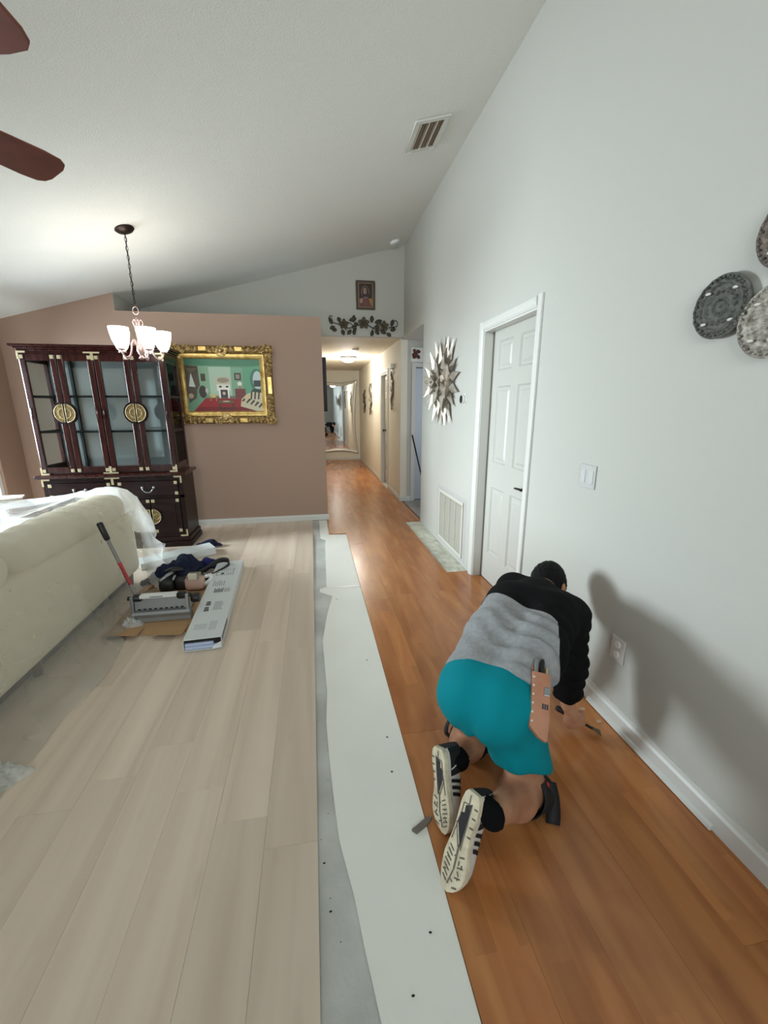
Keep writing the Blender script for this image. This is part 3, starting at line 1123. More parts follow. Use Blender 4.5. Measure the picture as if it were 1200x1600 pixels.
# scroll ornaments on the hall right wall
def scroll(name, y, z0, z1, m, label, wd, seed):
    t = thing(name, label, 'wall ornament', (1.335, y, (z0 + z1) / 2))
    H = z1 - z0
    a = MB()
    pts = [(1.318, y + wd * math.sin(k / 16 * 2 * PI * 1.25 + seed), z0 + H * k / 16) for k in range(17)]
    a.tube(smoothpath(pts, 3), [.016 * (1 - abs(k / 48 - .5) * 1.2) + .004 for k in range(49)], 7)
    a.build('stem', m, t, smooth='all')
    for k in range(7):
        zz = z0 + H * (k + .5) / 7
        sg = 1 if k % 2 else -1
        mb = MB()
        c = Vector((1.316, y + sg * wd * .9, zz))

        def fn(u, v, c=c, sg=sg):
            l = (v - .5) * 2
            wv = .030 * (1 - l * l) * (u - .5) * 2
            return (c.x - .012 * (1 - l * l), c.y + sg * l * wd * .9 + wv * .3, c.z + l * .045 + wv)
        mb.grid(fn, 5, 9).build('leaf', m, t, smooth='all', solid=.004)
    b = MB()
    for zz in (z0 + H * .3, z0 + H * .68):
        sp = [(1.314, y + (.012 + .010 * q) * math.cos(q * 2.2), zz + (.012 + .010 * q) * math.sin(q * 2.2)) for q in np.linspace(0, 3.2, 18)]
        b.tube(sp, .006, 6)
    b.build('curl', m, t, smooth='all')
    return t


scroll('scroll_ornament', 6.93, 1.42, 2.07, M_TAUPE, 'tall scrolled metal wall ornament on the hall corner before the hall door', .055, .4)
scroll('oval_ornament', 9.50, 1.29, 1.96, M_TAUPE, 'pale openwork wall ornament beyond the hall door, nearer of two', .13, 1.4)
scroll('dark_ornament', 10.60, 1.32, 1.86, M_IRON, 'dark openwork wall ornament at the far end of the hall', .14, 2.2)
t = thing('candle_cup', 'white candle cup above the scrolled hall ornament', 'candle', (1.30, 6.85, 2.06))
MB().lathe([(.0, 0), (.022, .003), (.026, .02), (.026, .075), (.02, .08), (0, .08)], (1.305, 6.85, 2.05), (0, 0, 1), 14).build('candle', M_WHITEP, t, smooth=True)
MB().lathe([(.035, 0), (.035, .006), (0, .006)], (1.298, 6.85, 2.046), (0, 0, 1), 14).build('drip_tray', M_TAUPE, t, smooth=True)

# iron vine above the hall entrance
VN = thing('iron_vine', 'dark iron vine with three flowers on the gable wall above the hall entrance', 'wall ornament', (.77, YH, 2.57))


def vp(s):
    """stem from s=-1 (left) to 1"""
    x = .775 + .44 * s
    zz = 2.545 + .035 * math.cos(s * PI * 2) * (1 - .3 * abs(s)) - .018 * s
    return (x, YH - .020, zz)


stem = MB()
stem.tube([vp(-1 + k / 20) for k in range(41)], .0065, 6)
for sg in (-1, 1):
    e = Vector(vp(sg))
    stem.tube(smoothpath([e, e + Vector((sg * .03, 0, .012)), e + Vector((sg * .04, 0, .05)), e + Vector((sg * .02, 0, .085)), e + Vector((sg * -.012, 0, .075))], 5), .006, 6)
    for s in (.3, .62):
        b = Vector(vp(sg * s))
        stem.tube([b, b + Vector((sg * .05, -.002, .045)), b + Vector((sg * .075, 0, .05))], .005, 6)
        stem.tube([b, b + Vector((sg * -.03, -.002, -.05))], .005, 6)
stem.build('vine_stem', M_IRON, VN, smooth='all')


def leaf(parent, c, ang, L, wd, m, y):
    mb = MB()
    ca, sa = math.cos(ang), math.sin(ang)

    def fn(u, v):
        s = v * L
        q = (u - .5) * 2 * wd * math.sin(PI * min(1, v * .94 + .03)) ** .8
        dep = .010 - abs(u - .5) * .012 + .006 * math.sin(v * PI)
        return (c[0] + ca * s - sa * q, y - dep, c[2] + sa * s + ca * q)
    return mb.grid(fn, 5, 8).build('leaf', m, parent, smooth=True, solid=.003)


def flower(parent, c, R, m, y, n=5):
    for k in range(n):
        a = 2 * PI * k / n + .3
        mb = MB()

        def fn(u, v, a=a):
            r = R * v
            b = a + (u - .5) * 1.35 * math.sin(PI * min(1, v * .8 + .2))
            return (c[0] + r * math.cos(b), y - .012 - .02 * math.sin(v * PI * .8) * (1 - abs(u - .5)), c[2] + r * math.sin(b))
        mb.grid(fn, 6, 6).build('petal', m, parent, smooth='all', solid=.003)
    MB().ball((c[0], y - .026, c[2]), R * .25, 8).build('flower_eye', m, parent, smooth='all')


M_IRON2 = mat('mossy_bronze', (84, 74, 56), .6, .3)
flower(VN, (.775, 0, 2.590), .086, M_IRON2, YH - .012)
flower(VN, (.500, 0, 2.570), .074, M_IRON2, YH - .012)
flower(VN, (1.060, 0, 2.560), .074, M_IRON2, YH - .012)
for x, zz, a, L in ((.335, 2.565, 1.9, .085), (.375, 2.535, 3.5, .07), (.40, 2.50, 3.3, .06), (.57, 2.62, .25, .10), (.635, 2.60, 1.5, .085), (.61, 2.55, -.5, .07), (.60, 2.50, -2.3, .075), (.64, 2.51, -1.6, .07), (.70, 2.57, 3.0, .06),
                    (.885, 2.60, 1.5, .085), (.93, 2.60, .3, .10), (.93, 2.555, -.3, .07), (.905, 2.50, -1.9, .075), (.935, 2.50, -.7, .07), (1.01, 2.50, -.4, .08), (1.10, 2.47, -.6, .07), (1.165, 2.56, 1.3, .085), (1.15, 2.51, .2, .075), (.445, 2.60, 2.0, .06), (.47, 2.50, -1.2, .07)):
    leaf(VN, (x, 0, zz), a, L * 1.08, .027, M_IRON, YH - .014)

# devotional portrait in a dark frame
PT = thing('portrait_picture', 'small dark framed portrait of a haloed figure above the iron vine', 'picture', (.805, YH, 2.76))
px0, px1, pz0, pz1 = .678, .938, 2.765, 3.130
ft = .030
mb = MB()
mb.box(px0, px1, YH - .022, YH - .0008, pz0, pz0 + ft).box(px0, px1, YH - .022, YH - .0008, pz1 - ft, pz1)
mb.box(px0, px0 + ft, YH - .022, YH - .0008, pz0 + ft, pz1 - ft).box(px1 - ft, px1, YH - .022, YH - .0008, pz0 + ft, pz1 - ft)
mb.build('frame', mat('dark_olive_frame', (66, 54, 38), .5), PT, bevel=.004)
mb = MB()
a, b_, c_, d_ = px0 + ft, px1 - ft, pz0 + ft, pz1 - ft
e = .008
mb.box(a, b_, YH - .018, YH - .002, c_, c_ + e).box(a, b_, YH - .018, YH - .002, d_ - e, d_).box(a, a + e, YH - .018, YH - .002, c_ + e, d_ - e).box(b_ - e, b_, YH - .018, YH - .002, c_ + e, d_ - e)
mb.build('gilt_liner', mat('gilt_liner', (150, 120, 78), .45, .4), PT)


class Paint(MB):
    """flat print: coloured shapes in layers 0.4 mm apart on a vertical plane y = const facing -Y"""
    def __init__(self, x0, x1, z0, z1, y):
        super().__init__()
        self.r = (x0, x1, z0, z1)
        self.y, self.mats, self.n = y, [], 0

    def c(self, col):
        key = 'paint_%d_%d_%d' % col
        m = bpy.data.materials.get(key) or mat(key, col, .45)
        if m not in self.mats:
            self.mats.append(m)
        self.m = self.mats.index(m)

    def P(self, u, v):
        x0, x1, z0, z1 = self.r
        return (x0 + (x1 - x0) * u, self.y - .0002 * self.n, z0 + (z1 - z0) * v)

    def poly(self, col, pts):
        self.c(col)
        self.n += 1
        self.add([self.P(*p) for p in pts], [tuple(range(len(pts)))])

    def rect(self, col, u0, v0, u1, v1):
        self.poly(col, [(u0, v0), (u1, v0), (u1, v1), (u0, v1)])

    def oval(self, col, u, v, ru, rv, n=16):
        self.poly(col, [(u + ru * math.cos(2 * PI * k / n), v + rv * math.sin(2 * PI * k / n)) for k in range(n)])


P = Paint(a + e, b_ - e, c_ + e, d_ - e, YH - .006)
P.rect((40, 16, 12), 0, 0, 1, 1)
P.oval((120, 96, 74), .47, .64, .30, .28)
P.oval((58, 34, 26), .47, .64, .25, .24)
P.poly((44, 22, 18), [(.24, .42), (.24, .72), (.34, .86), (.48, .90), (.62, .86), (.72, .70), (.76, .42)])
P.oval((150, 116, 98), .45, .68, .13, .16)
P.poly((58, 34, 26), [(.34, .60), (.45, .48), (.58, .60), (.54, .56), (.45, .56), (.38, .57)])
P.rect((84, 54, 44), .36, .70, .54, .72)
P.poly((96, 46, 40), [(0, 0), (1, 0), (1, .26), (.72, .40), (.34, .40), (0, .30)])
P.poly((150, 112, 54), [(.72, .38), (1, .36), (1, .06), (.86, .10)])
P.poly((160, 122, 108), [(.04, .34), (.30, .38), (.26, .18), (.10, .14)])
P.poly((104, 82, 92), [(.36, .44), (.66, .44), (.62, .34), (.40, .34)])
P.oval((120, 86, 64), .50, .17, .11, .09)
P.oval((60, 22, 18), .50, .17, .05, .05)
P.build('portrait_print', P.mats, PT)

# flower plaque above the side room door
t = thing('flower_plaque', 'square white plaque with dark red flowers above the side room door', 'wall ornament', (1.56, 6.33, 2.2))
MB().box(1.49, 1.70, 6.318, 6.3295, 2.105, 2.305).build('plaque', M_WHITEP, t, bevel=.004)
fl = MB()
rr = random.Random(4)
for k in range(14):
    fl.ball((1.565 + rr.uniform(-.05, .05), 6.308, 2.215 + rr.uniform(-.055, .055)), (.024, .012, .024), 8)
tag(fl.build('flower_cluster', M_ROSE, t, smooth='all'), kind='stuff')

# broom leaning in the side room, bag on its floor
t = thing('broom', 'black handled broom leaning beside the side room door', 'broom', (1.69, 6.1, 0))
MB().tube([(1.700, 6.12, .14), (1.515, 6.295, 1.04)], .011, 8).build('broom_handle', M_BLACK, t, smooth='all')
MB().prism([(1.62, .0), (1.80, .0), (1.735, .15), (1.675, .15)], 1, 6.09, 6.14).build('broom_head', M_BLACKP, t)
t = MB().grid(lambda u, v: (1.80 + .13 * math.cos(2 * PI * u) * math.sin(PI * v) * (1 + .12 * math.sin(5 * 2 * PI * u)), 5.90 + .12 * math.sin(2 * PI * u) * math.sin(PI * v), .12 - .118 * math.cos(PI * v)), 24, 12, True).build('grey_bag', M_GREYLILAC, smooth='all')
tag(t, 'crumpled grey bag on the side room floor beside the broom', 'bag')

# ---------------------------------------------------------------- ceiling fan (hub outside the frame)
FC = Vector((-1.2365, 1.429, 2.30))
fan = thing('ceiling_fan', 'ceiling fan with walnut brown blades reaching in from the left edge', 'ceiling fan', (FC.x, FC.y, zc(FC.x)))
MB().lathe([(.07, -.03), (.06, -.07), (.018, -.08), (.018, -.40), (.10, -.43), (.13, -.47), (.13, -.54), (.09, -.585), (.06, -.60), (0, -.60)], (FC.x, FC.y, zc(FC.x) + .03), (0, 0, 1), 24).build('motor', M_BRONZE, fan, smooth=True)


def blade_out(L0, L1, w0, w1, n=7):
    pts = [(L0, -w0), (L1 - w1, -w1)]
    for k in range(1, n):
        a = -PI / 2 + PI * k / n
        ca, sa = math.cos(a), math.sin(a)
        e = .55
        pts.append((L1 - w1 + w1 * (abs(ca) ** e), w1 * (abs(sa) ** e) * (1 if sa > 0 else -1)))
    pts += [(L1 - w1, w1), (L0, w0)]
    return pts


for k in range(5):
    a = math.radians(57 - 72 * k)
    R = Matrix.Translation(FC) @ Matrix.Rotation(a, 4, 'Z') @ Matrix.Rotation(math.radians(-11), 4, 'X')
    MB(R).prism(blade_out(.19, .645, .062, .083), 2, -.004, .004).build('fan_blade', M_FAN, fan, bevel=.002)
    MB(R).prism([(.09, -.02), (.23, -.045), (.23, .045), (.09, .02)], 2, .004, .012).build('blade_bracket', M_BRONZE, fan)

# ---------------------------------------------------------------- chandelier
CC = Vector((-1.42, 4.09, 0))
ch = thing('chandelier', 'five light chandelier with frosted glass shades on a chain before the china cabinet', 'chandelier', (CC.x, CC.y, zc(CC.x)))
xfc = ceil_xf(CC.x, CC.y)
MB(xfc).lathe([(.072, .0005), (.074, .008), (.060, .022), (.030, .034), (.010, .038), (0, .038)], (0, 0, 0), (0, 0, 1), 24).build('canopy', M_BRONZE, ch, smooth=True)
chain = MB()
zt_, zb_ = zc(CC.x) - .03, 2.28
nlk = 17
for k in range(nlk):
    zz = zt_ + (zb_ - zt_) * (k + .5) / nlk
    hl = (zt_ - zb_) / nlk * .62
    ring = []
    for q in range(13):
        aa = 2 * PI * q / 12
        u_ = .009 * math.cos(aa)
        v_ = hl * math.sin(aa)
        ring.append((CC.x + (u_ if k % 2 else 0), CC.y + (0 if k % 2 else u_), zz + v_))
    chain.tube(ring, .0022, 5, cap=False)
chain.tube([(CC.x + .003 * math.sin(k), CC.y + .003 * math.cos(k), zt_ + (zb_ - zt_) * k / 20) for k in range(21)], .0028, 5)
tag(chain.build('chain', M_BRONZE, ch, smooth='all'), kind='stuff')
M_CBODY = mat('rose_bronze_fixture', (176, 150, 144), .3, .55)
lp = MB()
lp.tube([(CC.x + .022 * math.cos(2 * PI * q / 16), CC.y, 2.255 + .030 * math.sin(2 * PI * q / 16)) for q in range(17)], .0045, 6, cap=False)
lp.build('top_loop', M_CBODY, ch, smooth='all')
MB().lathe([(0, 0), (.018, .006), (.030, .012), (.020, .022), (.014, .035), (.024, .05), (.034, .075), (.030, .11), (.018, .15), (.014, .19), (.022, .22), (.026, .24), (.014, .26), (.018, .29), (.010, .33), (0, .345)], (CC.x, CC.y, 1.862), (0, 0, 1), 18).build('centre_column', M_CBODY, ch, smooth=True)
for k in range(5):
    a = math.radians(19 + 72 * k)
    ca, sa = math.cos(a), math.sin(a)

    def Q(r, z):
        return (CC.x + r * ca, CC.y + r * sa, z)
    arm = MB()
    arm.tube(smoothpath([Q(.018, 1.97), Q(.05, 2.005), Q(.075, 1.99), Q(.085, 1.94), Q(.105, 1.89), Q(.14, 1.872), Q(.165, 1.895), Q(.175, 1.93)], 5), .0055, 7)
    arm.tube(smoothpath([Q(.075, 1.99), Q(.068, 2.005), Q(.055, 2.02), Q(.040, 2.015), Q(.038, 2.0), Q(.048, 1.995)], 4), .0042, 6)
    arm.tube(smoothpath([Q(.012, 2.06), Q(.025, 2.12), Q(.040, 2.16), Q(.028, 2.185), Q(.016, 2.17)], 4), .004, 6)
    ao = arm.build('arm', M_CBODY, ch, smooth='all')
    MB().lathe([(.010, 0), (.030, .004), (.032, .010), (.018, .016), (.016, .045), (0, .046)], Q(.175, 1.922), (0, 0, 1), 14).build('socket_cup', M_CBODY, ao, smooth=True)
    MB().lathe([(.026, 0), (.043, .022), (.060, .065), (.070, .115), (.075, .158), (.073, .159), (.067, .115), (.057, .067), (.041, .025), (.024, .004)], Q(.175, 1.940), (0, 0, 1), 22).build('glass_shade', M_LAMP, ch, smooth=True)
    MB().lathe([(.012, 0), (.014, .02), (.028, .05), (.030, .065), (.022, .082), (0, .088)], Q(.175, 1.965), (0, 0, 1), 12).build('bulb', M_LAMP, ch, smooth=True)
    pd = bpy.data.lights.new('chandelier_bulb', 'POINT')
    pd.energy, pd.color, pd.shadow_soft_size = 1.0, (1.0, .97, .94), .05
    po = bpy.data.objects.new('chandelier_bulb', pd); COL.objects.link(po); po.location = Q(.175, 2.13)

# ================================================================ GOLD FRAMED PAINTING
GX0, GX1, GZ0, GZ1 = -1.585, -.432, 1.265, 2.165
yw = YB
GP = thing('framed_painting', 'large painting of a green sitting room in an ornate gold frame on the brown wall', 'painting', ((GX0 + GX1) / 2, YB, GZ0))
fi = .148                                     # frame width


def mould(prof, m, name, inset=0):
    """mitred frame: prof = (distance in from outer edge, depth off wall)"""
    mb = MB()
    n = len(prof)
    vs = []
    for (u, d) in prof:
        u += inset
        vs += [(GX0 + u, yw - d, GZ0 + u), (GX1 - u, yw - d, GZ0 + u), (GX1 - u, yw - d, GZ1 - u), (GX0 + u, yw - d, GZ1 - u)]
    fs = []
    for k in range(n - 1):
        for j in range(4):
            fs.append((k * 4 + j, k * 4 + (j + 1) % 4, k * 4 + 4 + (j + 1) % 4, k * 4 + 4 + j))
    mb.add(vs, fs)
    return mb.build(name, m, GP, smooth=True)


mould([(0.008, .001), (.008, .030), (.018, .045), (.040, .058), (.065, .056), (.088, .040), (.095, .034)], M_GOLDD, 'frame_moulding')
mould([(.095, .034), (.100, .042), (.108, .042), (.140, .026), (.146, .030), (.152, .026), (.152, .012)], M_GOLD2, 'gilt_liner')
orn = MB()
rr = random.Random(11)


def spiral(cx, cz, R, dirn, y, turns=1.6, th=.008):
    pts = []
    for q in range(15):
        s = q / 14
        a = dirn * turns * 2 * PI * s + rr.random() * .05
        r = R * (1 - .8 * s)
        pts.append((cx + r * math.cos(a), y - .010 * s, cz + r * math.sin(a)))
    orn.tube(pts, [th * (1 - .4 * k / 14) for k in range(15)], 5)
    orn.ball((cx, y - .012, cz), th * 1.3, 6)


def strip(ax, lo, hi, c, inward):
    n = int((hi - lo) / .046)
    for k in range(n):
        s = lo + (hi - lo) * (k + .5) / n
        if .13 < abs(s - (lo + hi) / 2) < .26 and ax == 0 or ax == 1 and abs(s - (lo + hi) / 2) < .10:
            continue                          # plain gilt panels either side of the cartouche
        for off, R in ((.018, .020), (-.018, .016)):
            cc = c + off * inward
            x, z_ = (s, cc) if ax == 0 else (cc, s)
            spiral(x + rr.uniform(-.006, .006), z_ + rr.uniform(-.006, .006), R + rr.uniform(-.003, .004), 1 if (k + (off > 0)) % 2 else -1, yw - .056)
        for j in range(3):
            x, z_ = (s + (j - 1) * .018, c + inward * (.040 + rr.uniform(-.008, .008)))
            if ax:
                x, z_ = z_, x
            orn.ball((x, yw - .052, z_), (.008, .008, .008), 6)


strip(0, GX0 + .10, GX1 - .10, GZ0 + .042, 1)
strip(0, GX0 + .10, GX1 - .10, GZ1 - .042, -1)
strip(1, GZ0 + .10, GZ1 - .10, GX0 + .042, 1)
strip(1, GZ0 + .10, GZ1 - .10, GX1 - .042, -1)
for cx, sx in ((GX0 + .055, 1), (GX1 - .055, -1)):
    for cz, sz in ((GZ0 + .055, 1), (GZ1 - .055, -1)):
        orn.ball((cx, yw - .07, cz), (.026, .020, .026), 10)
        for k in range(7):
            a = 2 * PI * k / 7
            spiral(cx + .050 * math.cos(a), cz + .050 * math.sin(a), .022, 1 if k % 2 else -1, yw - .060, th=.009)
            orn.ball((cx + .034 * math.cos(a + .4), yw - .068, cz + .034 * math.sin(a + .4)), (.011, .010, .011), 6)
        spiral(cx + sx * .10, cz + sz * .02, .026, sx * sz, yw - .055, th=.009)
        spiral(cx + sx * .02, cz + sz * .10, .026, -sx * sz, yw - .055, th=.009)
tag(orn.build('carved_scrolls', M_GOLD, GP, smooth='all'), kind='stuff')
pan = MB()
xm, zm = (GX0 + GX1) / 2, (GZ0 + GZ1) / 2
for sgn in (-1, 1):
    for zz in (GZ0 + .045, GZ1 - .045):
        pan.box(xm + sgn * .20 - .045, xm + sgn * .20 + .045, yw - .064, yw - .05, zz - .026, zz + .026)
for sgn in (0,):
    for xx in (GX0 + .045, GX1 - .045):
        pan.box(xx - .026, xx + .026, yw - .064, yw - .05, zm - .10, zm + .10)
pan.build('plain_gilt_panels', M_GOLD2, GP, bevel=.006)
for zz, sg in ((GZ1 - .07, -1), (GZ0 + .07, 1)):
    c = MB()
    pts = [(xm - .085, zz - sg * .045), (xm + .085, zz - sg * .045), (xm + .075, zz), (xm + .055, zz + sg * .02), (xm + .035, zz + sg * .045), (xm, zz + sg * .062), (xm - .035, zz + sg * .045), (xm - .055, zz + sg * .02), (xm - .075, zz)]
    c.prism(pts, 1, yw - .060, yw - .048)
    c.tube([(p[0], yw - .062, p[1]) for p in pts + pts[:1]], .006, 5)
    c.ball((xm, yw - .064, zz - sg * .005), (.030, .016, .026), 10)
    c.build('cartouche', M_GOLD, GP, bevel=0)

PR = Paint(GX0 + .15, GX1 - .15, GZ0 + .15, GZ1 - .15, YB - .014)
q = PR
q.rect((106, 150, 122), 0, 0, 1, 1)
q.poly((70, 128, 98), [(0, .88), (1, .86), (1, 1), (0, 1)])
q.rect((134, 172, 140), .16, .32, .31, .86)
q.rect((172, 198, 176), .31, .30, .60, .85)
q.rect((122, 168, 138), .60, .28, .76, .84)
q.poly((96, 160, 126), [(.76, .26), (1, .20), (1, .88), (.76, .84)])
q.poly((112, 106, 96), [(0, .0), (.14, .0), (.34, .30), (.66, .30), (.80, .26), (.80, .20), (1, .12), (1, 0)])
q.poly((150, 24, 26), [(.06, .0), (1, .0), (1, .06), (.72, .24), (.24, .26)])
q.poly((120, 16, 20), [(.06, .0), (.90, .0), (.80, .08), (.18, .09)])
q.poly((84, 74, 60), [(.0, .25), (.0, .88), (.17, .86), (.18, .50), (.13, .40)])
q.poly((206, 212, 202), [(.035, .48), (.075, .74), (.12, .47)])
q.poly((110, 98, 78), [(.01, .82), (.07, .72), (.16, .82)])
q.rect((64, 56, 46), .20, .58, .26, .72)
q.oval((58, 44, 38), .21, .38, .05, .12)
q.oval((190, 190, 182), .265, .40, .02, .05)
q.poly((86, 74, 62), [(.02, .16), (.12, .26), (.14, .40), (.03, .42)])
q.oval((170, 158, 132), .05, .30, .035, .05)
q.rect((228, 226, 214), .40, .40, .58, .52)
q.rect((196, 190, 168), .39, .52, .59, .66)
q.oval((150, 140, 118), .49, .60, .08, .05)
q.rect((240, 238, 230), .42, .26, .56, .46)
q.rect((66, 56, 56), .445, .26, .54, .42)
q.oval((206, 190, 170), .49, .35, .02, .03)
q.rect((48, 44, 40), .43, .46, .465, .495)
q.rect((48, 44, 40), .52, .46, .555, .495)
q.rect((74, 64, 56), .645, .60, .735, .74)
q.rect((140, 140, 126), .665, .63, .715, .71)
q.rect((118, 54, 52), .64, .24, .78, .44)
q.rect((96, 40, 40), .645, .36, .775, .37)
q.rect((96, 40, 40), .645, .30, .775, .31)
q.oval((228, 224, 208), .71, .53, .03, .045)
q.rect((150, 120, 90), .70, .44, .72, .50)
q.oval((60, 118, 96), .945, .60, .09, .22)
q.oval((190, 206, 204), .955, .60, .065, .18)
q.rect((48, 56, 58), .90, .48, 1.0, .60)
q.oval((40, 62, 44), .93, .38, .07, .06)
q.oval((206, 188, 130), .34, .30, .05, .035)
q.rect((150, 124, 70), .30, .20, .315, .30)
q.rect((150, 124, 70), .375, .20, .39, .30)
q.poly((206, 196, 168), [(.70, .10), (.72, .24), (.80, .34), (.88, .38), (1, .36), (1, .0), (.93, .0)])
for k in range(5):
    u = .72 + .055 * k
    q.poly((62, 54, 44), [(u, .20 - .030 * k), (u + .022, .19 - .030 * k), (u + .075, .26 - .028 * k), (u + .05, .28 - .028 * k)])
for k in range(3):
    u = .84 + .05 * k
    q.poly((62, 54, 44), [(u, .24), (u + .02, .23), (u + .035, .37), (u + .015, .38)])
q.oval((214, 198, 150), .79, .27, .035, .045)
q.poly((104, 92, 60), [(.40, .16), (.62, .16), (.60, .21), (.42, .21)])
q.rect((70, 58, 40), .41, .03, .43, .16)
q.rect((70, 58, 40), .59, .03, .61, .16)
q.rect((60, 48, 36), .41, .05, .61, .07)
q.oval((196, 190, 160), .51, .195, .05, .012)
PR.build('painted_canvas', PR.mats, GP)

# ================================================================ CHINA CABINET
CX0, CX1, CYF, CYB = -2.685, -1.372, 4.60, 5.02
CB = thing('china_cabinet', 'tall dark cherry china cabinet with glass doors and round brass plates against the brown wall', 'cabinet', ((CX0 + CX1) / 2, 4.8, 0))
H1, H2 = .775, 2.04
b = MB()                                      # lower carcass
b.box(CX0, CX0 + .02, CYF + .02, CYB, .10, H1).box(CX1 - .02, CX1, CYF + .02, CYB, .10, H1)
b.box(CX0 + .02, CX1 - .02, CYB - .01, CYB, .10, H1).box(CX0 + .02, CX1 - .02, CYF + .02, CYB - .01, .10, .12)
b.box(CX0, CX1, CYF + .004, CYF + .02, .725, H1).box(CX0, CX1, CYF + .004, CYF + .02, .535, .565).box(CX0, CX1, CYF + .004, CYF + .02, .10, .155)
b.box(CX0, CX0 + .045, CYF + .004, CYF + .02, .155, .725).box(CX1 - .045, CX1, CYF + .004, CYF + .02, .155, .725)
cxm = (CX0 + CX1) / 2
b.box(cxm - .03, cxm + .03, CYF + .004, CYF + .02, .155, .725)
b.build('base_carcass', M_CHERRY2, CB)
pl = MB()
pl.prism([(CX0 - .03, CYF - .03), (CX1 + .03, CYF - .03), (CX1 + .03, CYB), (CX0 - .03, CYB)], 2, 0, .055)
pl.prism([(CX0 - .018, CYF - .018), (CX1 + .018, CYF - .018), (CX1 + .018, CYB), (CX0 - .018, CYB)], 2, .055, .105)
pl.build('plinth', M_CHERRY2, CB, bevel=.008)
led = MB()
led.prism([(CX0 - .045, CYF - .045), (CX1 + .045, CYF - .045), (CX1 + .045, CYB), (CX0 - .045, CYB)], 2, H1, H1 + .035)
led.build('middle_ledge', M_CHERRY, CB, bevel=.012)
U0, U1, UY = -2.672, -1.402, CYF + .02        # upper case
up = MB()
zb, zt2 = H1 + .035, H2 - .06
up.box(U0, U1, UY, CYB, zb, zb + .035)
up.box(U0, U1, UY, CYB, zt2 - .05, zt2)
for xx in (U0, U1 - .03):
    up.box(xx, xx + .03, CYB - .04, CYB, zb + .035, zt2 - .05)
    up.box(xx, xx + .03, UY, UY + .035, zb + .035, zt2 - .05)
    up.box(xx + .005, xx + .025, UY + .035, CYB - .04, zb + .035, zb + .09)
    up.box(xx + .005, xx + .025, UY + .035, CYB - .04, zt2 - .09, zt2 - .05)
um = (U0 + U1) / 2
up.box(um - .022, um + .022, UY, UY + .03, zb + .035, zt2 - .05)
up.build('upper_carcass', M_CHERRY, CB)
cr = MB()
for z0, z1, o in ((zt2, zt2 + .018, .012), (zt2 + .018, zt2 + .036, .030), (zt2 + .036, zt2 + .060, .052)):
    cr.box(U0 - o, U1 + o, UY - o, CYB, z0, z1)
cr.build('crown_moulding', M_CHERRY, CB, bevel=.006)
MB().box(U0 + .03, U1 - .03, CYB - .012, CYB - .006, zb + .035, zt2 - .05).build('mirrored_back', mat('cabinet_mirror', (186, 184, 180), .07, .72), CB)
bs = MB()
for k in range(1, 3):
    xx = U0 + (U1 - U0) * (.18 if k == 1 else .62)
    bs.box(xx - .012, xx + .012, CYB - .03, CYB - .013, zb + .035, zt2 - .05)
bs.build('shelf_standard', M_BLACK, CB)
for zz in (1.23, 1.57):
    MB().box(U0 + .032, U1 - .032, UY + .04, CYB - .035, zz - .004, zz + .004).build('glass_shelf', glass('shelf_glass_%d' % int(zz * 100), (150, 170, 165), .12), CB)
    MB().box(U0 + .032, U1 - .032, UY + .030, UY + .040, zz - .010, zz + .010).build('shelf_edge', M_DARK, CB)
    for xx in (U0 + .008, U1 - .022):
        MB().box(xx, xx + .014, UY + .036, CYB - .041, zz - .012, zz + .012).build('side_shelf_rail', M_CHERRY2, CB)
for xx in (U0 + .013, U1 - .017):
    MB().box(xx, xx + .004, UY + .036, CYB - .041, zb + .09, zt2 - .09).build('side_glass', M_GLASS, CB)
